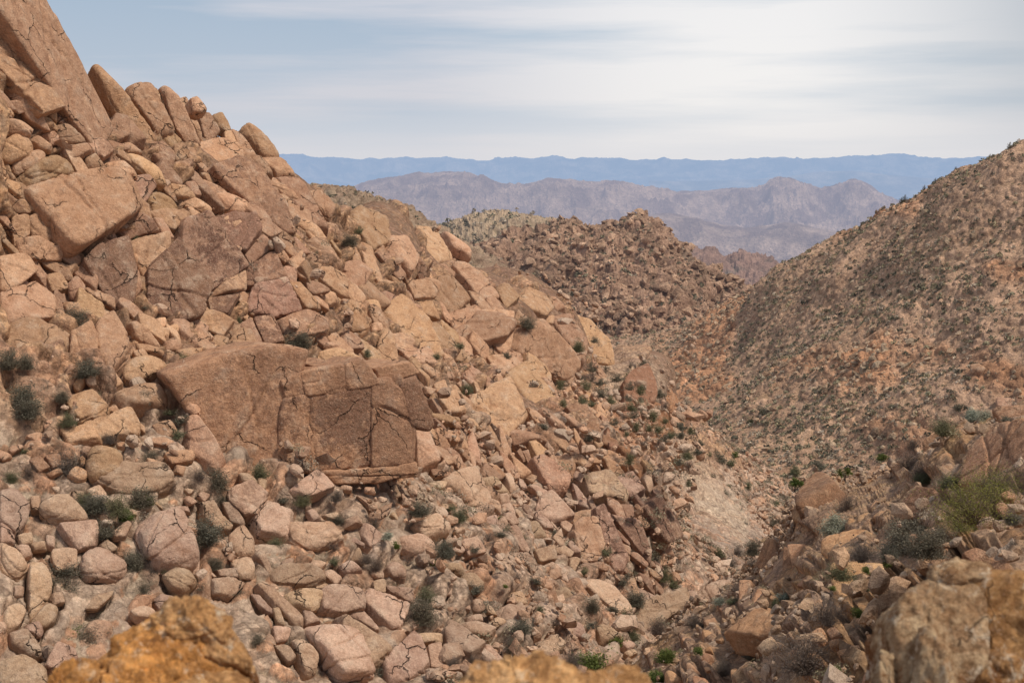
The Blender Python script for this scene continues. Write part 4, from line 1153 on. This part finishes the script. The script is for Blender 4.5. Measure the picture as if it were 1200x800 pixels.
clump=sstep(fbm(W*.8,3,95),-.2,.3)
wt=vis*(.1+clump)*(W[...,1]**2); n=11000; idx=scatter_pts('near',NW,None,n,wt,rs); sz=.035+.2*rs.random(n)**4
tints=np.array([(CARR(.45,.29,.18)*(1-q)+CARR(.42,.33,.26)*q)*l for q,l in zip(rs.random(n),rs.uniform(.75,1.3,n))])
o=joined('loose_stones',idx,NW,N,sz,PR,M_nrock,rs,tints,varn=.15); tag(o,'small loose stones strewn over the near slope','stones',kind='stuff')
W,N,PX=surfaces['right']
vis=(PX[...,0]>690)&(PX[...,0]<1230)&(PX[...,1]>100)&(PX[...,1]<620)
wt=vis*(W[...,1]**2)*(.3+RIGHT_OUTC*2); n=9000; idx=scatter_pts('right',W,None,n,wt,rs); sz=.22+1.0*rs.random(n)**4
tints=np.array([(CARR(.38,.25,.165)*(1-q)+CARR(.47,.355,.25)*q)*l for q,l in zip(rs.random(n),rs.uniform(.7,1.2,n))])
PR1=[rock_proto(950+i,1,9) for i in range(10)]
o=joined('hillside_stones',idx,W,N,sz,PR1,M_hill,rs,tints); tag(o,'stones and small boulders scattered over the right hillside','stones',kind='stuff')
W,N,PX=surfaces['boulder_knob_hill']
vis=(PX[...,1]<440); wt=vis*1.; n=5000; idx=scatter_pts('boulder_knob_hill',W,None,n,wt,rs); sz=.5+2.3*rs.random(n)**3
tints=np.array([(CARR(.47,.31,.215)*(1-q)+CARR(.33,.21,.145)*q)*l for q,l in zip(rs.random(n),rs.uniform(.7,1.25,n))])
o=joined('knob_boulders',idx,W,N,sz,PR1,M_mid,rs,tints); tag(o,'countless boulders heaped over the knob hill in the valley','boulders',kind='stuff')
print('rubble',round(time.time()-T0,1))
# ------------------------------------------------------------------ shrubs
def twig_geo(rs,n,h,spread,w0,droop=.2,forks=2):
    V=[];Fc=[]
    tips=[]
    def seg(a,b,wa,wb):
        d=b-a; d/=np.linalg.norm(d)+1e-9; x=np.cross(d,(.3,.9,.2)); x/=np.linalg.norm(x)+1e-9; y=np.cross(d,x); k=len(V)
        for p_,w_ in ((a,wa),(b,wb)):
            for j in range(3):
                an=j*2.094; V.append(p_+x*math.cos(an)*w_+y*math.sin(an)*w_)
        for j in range(3): Fc.append((k+j,k+(j+1)%3,k+3+(j+1)%3,k+3+j))
    for i in range(n):
        az=rs.uniform(0,6.28); el=rs.uniform(.25,1.5); L=h*rs.uniform(.65,1.05)*(1 if el>.8 else .9*spread)
        d=np.array([math.cos(az)*math.cos(el)*spread,math.sin(az)*math.cos(el)*spread,math.sin(el)]); p=rs.normal(size=3)*[.05,.05,0]*h
        prev=p; w_=w0
        for s_ in range(3):
            d2=d+rs.normal(size=3)*.18+np.array([0,0,.12-droop*.3*s_]); q=prev+d2*L/3; seg(prev,q,w_,w_*.65); w_*=.65
            for f in range(forks):
                d3=d2+rs.normal(size=3)*.5; q3=q+d3*L*.26; seg(q,q3,w_*.7,w_*.35); tips.append(q3); tips.append((q+q3)/2)
            prev=q
        tips.append(prev)
    return np.array(V),np.array(Fc),np.array(tips)
def leaf_geo(rs,tips,per,size,jit,asp=2.2):
    n=len(tips)*per; c=np.repeat(tips,per,0)+rs.normal(size=(n,3))*jit; c[:,2]=np.maximum(c[:,2],.01)
    a=rs.normal(size=(n,3))+[0,0,.5]; a/=np.linalg.norm(a,axis=1,keepdims=True); b=np.cross(a,rs.normal(size=(n,3))); b/=np.linalg.norm(b,axis=1,keepdims=True)
    s=size*rs.uniform(.6,1.3,(n,1)); V=np.stack([c-a*s,c+b*s/asp,c+a*s,c-b*s/asp],1).reshape(-1,3)
    return V,np.arange(4*n).reshape(n,4)
def two_mat_mesh(name,V1,F1,V2,F2,m1,m2):
    me=bpy.data.meshes.new(name); V=np.concatenate([V1,V2]); Fc=np.concatenate([F1,F2+len(V1)])
    me.from_pydata(V.tolist(),[],Fc.tolist()); me.materials.append(m1); me.materials.append(m2)
    me.polygons.foreach_set('material_index',np.r_[np.zeros(len(F1),int),np.ones(len(F2),int)].astype(np.int32)); me.update(); return me
def raw_mesh(name,V,Fc,m):
    me=bpy.data.meshes.new(name); me.from_pydata(V.tolist(),[],Fc.tolist()); me.materials.append(m); me.update(); return me
# unit shrubs: about 1 wide, .6-.8 high
SP={'dark':(34,.62,.75,3,.024,.045),'olive':(30,.6,.75,3,.022,.05),'grey':(60,.62,.8,1,.014,.05),'sage':(34,.55,.8,4,.026,.04),'green':(26,.5,.8,4,.030,.05),'lime':(40,.60,1.0,2,.014,.07),'straw':(40,.5,.6,1,.02,.05)}
small={}; large={}
for ki,(k,(n,h,spd,per,ls,jt)) in enumerate(SP.items()):
    small[k]=[];large[k]=[]
    for v in range(3):
        r_=np.random.default_rng(40+v+ki*10)
        V,Fc,tp=twig_geo(r_,n//2,h,spd,.008,forks=2); lv,lf=leaf_geo(r_,tp,per*2,ls*1.5,jt*1.3); small[k].append(two_mat_mesh('shrub',V,Fc,lv,lf,M_twig,M_leaf[k]))
        V,Fc,tp=twig_geo(r_,int(n*1.6),h,spd,.006,forks=3); lv,lf=leaf_geo(r_,tp,per*2,ls*.9,jt*1.2); large[k].append((raw_mesh('twigs',V,Fc,M_twig),raw_mesh('foliage',lv,lf,M_leaf[k])))
BV2={'left':make_bvh(LW,4),'near':make_bvh(NW,4),'right':make_bvh(surfaces['right'][0],4)}
def hit2(px,py):
    d=Vector(P(px,py,1.)).normalized(); best=None
    for k,bv in BV2.items():
        h=bv.ray_cast(Vector((0,0,0)),d)
        if h[0] is not None and (best is None or h[3]<best[1]): best=(h[0],h[3],k)
    return best
BLOOK={'dark':'dark grey-green shrub','olive':'dusty olive shrub','grey':'dry grey twiggy shrub','sage':'pale silvery sage shrub','green':'fresh green leafy plant','lime':'airy yellow-green shrub','straw':'straw dry grass tuft'}
BO=[]
_r=np.random.default_rng(61)
while len(BUSH)<290:      # more of the small shrubs that dot the lower slope and the gully
    x=_r.uniform(0,920); y=_r.uniform(440,795)
    if y<np.interp(x,[0,300,600,700,760,920],[420,470,530,420,450,590]) or (x>780 and y>690): continue
    if len(BUSH)>225: q_=_r.random(); x=690+q_*170+_r.normal()*16; y=425+q_*165+_r.normal()*14
    if any(abs(x-b_[1])<9 and abs(y-b_[2])<9 for b_ in BUSH): continue
    BUSH.append((['dark','olive','grey','olive','dark'][int(_r.integers(5))],x,y,_r.uniform(11,23)*(.75 if x>650 else 1)))
for i,(k,x,y,wpx) in enumerate(BUSH):
    hb_=hit2(x,y+wpx*.22)
    if hb_ is None: continue
    pos,dist,where=hb_; s=wpx/F*dist*1.25; rz=random.uniform(0,6.28); pos=pos+Vector((0,0,-.04*s))
    if wpx>17:
        o=bpy.data.objects.new('shrub',None); COL.objects.link(o)
        for nm,me in zip(('twigs','foliage'),large[k][i%3]):
            c=bpy.data.objects.new(nm,me); c.parent=o; COL.objects.link(c)
    else:
        o=bpy.data.objects.new('shrub',small[k][i%3]); COL.objects.link(o)
    o.location=pos; o.rotation_euler=(0,0,rz); o.scale=(s*1.1,s*1.1,s*random.uniform(.6,.9)); BO.append((o,k,x,y,wpx))
for (x,y,wpx) in SKYLINE_SHRUBS:
    hb_=None
    for dy in range(0,14):
        hb_=hit2(x,y+wpx*.3+dy)
        if hb_: break
    if not hb_: continue
    pos,dist,where=hb_; s=wpx/F*dist*.75; o=bpy.data.objects.new('shrub',small['dark'][i%3]); COL.objects.link(o); o.location=pos; o.scale=(s,s,s*1.3)
    BO.append((o,'skyline',x,y,wpx))
# yuccas: rosette of sword leaves on a short stem
def yucca(px,py,wpx,label):
    pos,dist,_=hit2(px,py+wpx*.25); s=wpx/F*dist; r_=np.random.default_rng(int(px))
    root=bpy.data.objects.new('yucca',None); COL.objects.link(root); root.location=pos; tag(root,label,'yucca')
    V=[];Fc=[]
    for hd in range(5):
        hc=np.array([r_.uniform(-.3,.3),r_.uniform(-.2,.2),r_.uniform(.3,.62)])*s
        for j in range(46):
            az=r_.uniform(0,6.28); el=r_.uniform(-.5,1.45); d=np.array([math.cos(az)*math.cos(el),math.sin(az)*math.cos(el),math.sin(el)]); x_=np.cross(d,(0,0,1)); x_/=np.linalg.norm(x_)+1e-6; L=.27*s; w_=.018*s; kx=len(V)
            V+= [hc-x_*w_,hc+x_*w_,hc+d*L*.6+x_*w_*.9,hc+d*L+np.array([0,0,-.03*s]),hc+d*L*.6-x_*w_*.9]; Fc.append((kx,kx+1,kx+2,kx+3,kx+4))
    me=raw_mesh('leaves',np.array(V),np.array(Fc),M_leaf['green']); c=bpy.data.objects.new('leaves',me); c.parent=root; COL.objects.link(c)
    V,Fc,_=twig_geo(r_,6,.5*s,.6,.035*s,forks=0); me=raw_mesh('stem',V,Fc,M_twig); c=bpy.data.objects.new('stem',me); c.parent=root; COL.objects.link(c)
yucca(931,570,26,'green spiky yucca clump just left of the pointed boulder')
yucca(990,558,21,'green spiky yucca right of the pointed boulder')

# small shrubs nobody could count on the slopes (stuff)
def bush_proto(seed,n=26,ls=.22):
    r_=np.random.default_rng(seed); az=r_.uniform(0,6.28,n); rr_=np.sqrt(r_.random(n))*.5; c=np.stack([np.cos(az)*rr_,np.sin(az)*rr_,r_.random(n)*.55*np.sqrt(1-(rr_/.52)**2)+.04],-1)
    return leaf_geo(r_,c,1,ls,.04,1.3)
def bushes(name,key,Wp,n,wt,s0,s1,kinds,label,pn=26,ls=.2):
    _,N,_p=surfaces[key]; idx=scatter_pts(key,Wp,None,n,wt,rs); pr=[bush_proto(70+i,pn,ls) for i in range(8)]
    for kk,frac in kinds:
        pass
    start=0
    Vt=joined(name,idx,Wp,N,s0+(s1-s0)*rs.random(n)**1.8,pr,M_scrub,rs,np.array([kinds[int(rs.integers(len(kinds)))][1] for _ in range(n)])*rs.uniform(.6,1.4,(n,1)),sink=0,upright=True)
    tag(Vt,label,'shrubs',kind='stuff'); return Vt
M_scrub=bpy.data.materials.new('scrub_leaves'); t=NT(M_scrub)
at=t.n('ShaderNodeAttribute',_attribute_name='tint'); bs=t.n('ShaderNodeBsdfPrincipled',Roughness=.85); t.set(bs,'Base Color',at.outputs['Color']); t.set(bs,'Specular IOR Level',.1); haze_out(t,bs.outputs[0])
DG=CARR(.135,.12,.078); OG=CARR(.235,.205,.13); GT=CARR(.33,.265,.195); YG=CARR(.30,.25,.15)
W,N,PX=surfaces['right']
vis=(PX[...,0]>680)&(PX[...,0]<1230)&(PX[...,1]>100)&(PX[...,1]<630)
wt=vis*(W[...,1]**2)*(1.15-RIGHT_OUTC)*(.4+sstep(fbm(W*.05,3,97),-.3,.3))
bushes('hillside_scrub','right',W,11000,wt,.4,1.3,[('d',DG),('o',OG),('g',GT),('o',OG),('g',GT*1.3),('y',YG)],'low desert scrub dotting the whole right hillside',pn=22,ls=.2)
W,N,PX=surfaces['left']
vis=(PX[...,0]>-20)&(PX[...,0]<930)&(PX[...,1]>100)&(PX[...,1]<830)
wt=vis*(W[...,1]**2)*np.where(upg<2.2,1.,.16)*(upg<3.5)*sstep(fbm(W*.3,3,99),-.1,.3)
wt=wt*(1+2.5*((PX[...,0]>640)&(PX[...,1]>420)))
bushes('slope_scrub','left',LW,4500,wt,.16,1.0,[('d',DG),('o',OG),('g',GT),('g',GT*.7)],'sparse small desert scrub among the rubble of the left slope',pn=120,ls=.045)
W,N,PX=surfaces['near']
vis=(PX[...,0]>640)&(PX[...,0]<1230)&(PX[...,1]>440)&(PX[...,1]<830)
wt=vis*(W[...,1]**2)*sstep(fbm(W*.7,3,98),-.1,.3)
bushes('near_scrub','near',NW,800,wt,.06,.42,[('d',DG),('o',OG),('g',GT),('y',YG),('s',CARR(.42,.33,.19))],'small dry tufts and scrub on the near slope',pn=160,ls=.04)
for key,n_,s1 in (('boulder_knob_hill',1500,2.2),('ridge_behind',1500,1.1),('low_tan_hill',1200,5.)):
    W,N,PX=surfaces[key]; bushes({'boulder_knob_hill':'knob_scrub','ridge_behind':'ridge_scrub','low_tan_hill':'tan_hill_scrub'}[key],key,W,n_,(PX[...,1]<420)*1.,s1*.4,s1,[('d',DG),('o',OG),('g',GT)],
      {'boulder_knob_hill':'dark scrub between the boulders of the knob hill','ridge_behind':'scrub on the ridge behind the left slope','low_tan_hill':'scrub speckling the low tan hill'}[key],pn=14,ls=.25)
print('plants',round(time.time()-T0,1))

# ------------------------------------------------------------------ labels
def near_mark(x,y,own=None):
    best=sorted(LANDMARKS,key=lambda m:(m[1]-x)**2+(m[2]-y)**2)[0]
    dx,dy=x-best[1],y-best[2]
    if math.hypot(dx,dy)<16: return 'at',best[0]
    if abs(dx)>abs(dy)*2: d='right of' if dx>0 else 'left of'
    elif abs(dy)>abs(dx)*2: d='below' if dy>0 else 'above'
    else: d=('lower ' if dy>0 else 'upper ')+('right of' if dx>0 else 'left of')
    return d,best[0]
ORD=['leftmost','second from left','third from left','fourth from left','fifth from left','sixth from left','seventh from left','eighth from left']
def assign(items,group_of):
    """items: (obj, look, cat, x, y)"""
    G={}
    for it in items:
        if it[0].get('label'): continue
        d,lm=near_mark(it[3],it[4]); G.setdefault((it[1],d,lm),[]).append(it)
    for (look,d,lm),L in G.items():
        L.sort(key=lambda q:q[3])
        for j,it in enumerate(L):
            pre='' if len(L)==1 else ORD[min(j,7)]+' '
            lb=f"{pre}{look} {d} {lm}"
            if len(lb.split())>16: lb=lb.replace('dry grey twiggy','grey twiggy').replace('fresh green leafy','green leafy').replace('pale silvery','pale')
            tag(it[0],lb,it[2],group_of(it))
items=[]
for o in HOBJ:
    pxs,kind,c,ext_,tm,va=SZ[o.name]
    w_,h_=ext_; sh={'b':'rounded boulder','k':'angular block','s':'flat varnished slab','p':'leaning spire','j':'jointed outcrop'}[kind]
    siz='tiny' if pxs<9 else 'small' if pxs<15 else 'mid-sized' if pxs<26 else 'large' if pxs<50 else 'huge'
    form='long ' if max(w_,h_)>2.1*min(w_,h_) else ''
    items.append((o,f'{siz} {form}{sh}',KIND[kind][1],c[0],c[1]))
assign(items,lambda it:{'boulder':'boulders lying on the slopes','rock':'angular rocks on the slopes','rock slab':'flat rock slabs of the left hill','rock spire':'spires on the left skyline','rock outcrop':'bedrock outcrops of the slopes'}[it[2]])
items=[(o,BLOOK.get(k,'tiny dark shrub on the right hill skyline'),'shrub',x,y) for o,k,x,y,wp in BO]
sk=[it for it in items if 'skyline' in it[1]]; items=[it for it in items if 'skyline' not in it[1]]
assign(items,lambda it:'desert shrubs growing among the rocks')
sk.sort(key=lambda q:q[3])
for it,w_ in zip(sk,['leftmost','second','third','fourth','fifth','sixth','seventh','eighth','ninth','rightmost']):
    nm = w_ if w_ in('leftmost','rightmost') else w_+' from left'
    tag(it[0],f'{nm} tiny dark shrub on the right hill skyline','shrub','shrubs on the right skyline')
for o in SC.objects:      # distant hills and sheets are setting
    if o.get('kind')=='structure' and o.get('label'): del o['label']
print('done',round(time.time()-T0,1))
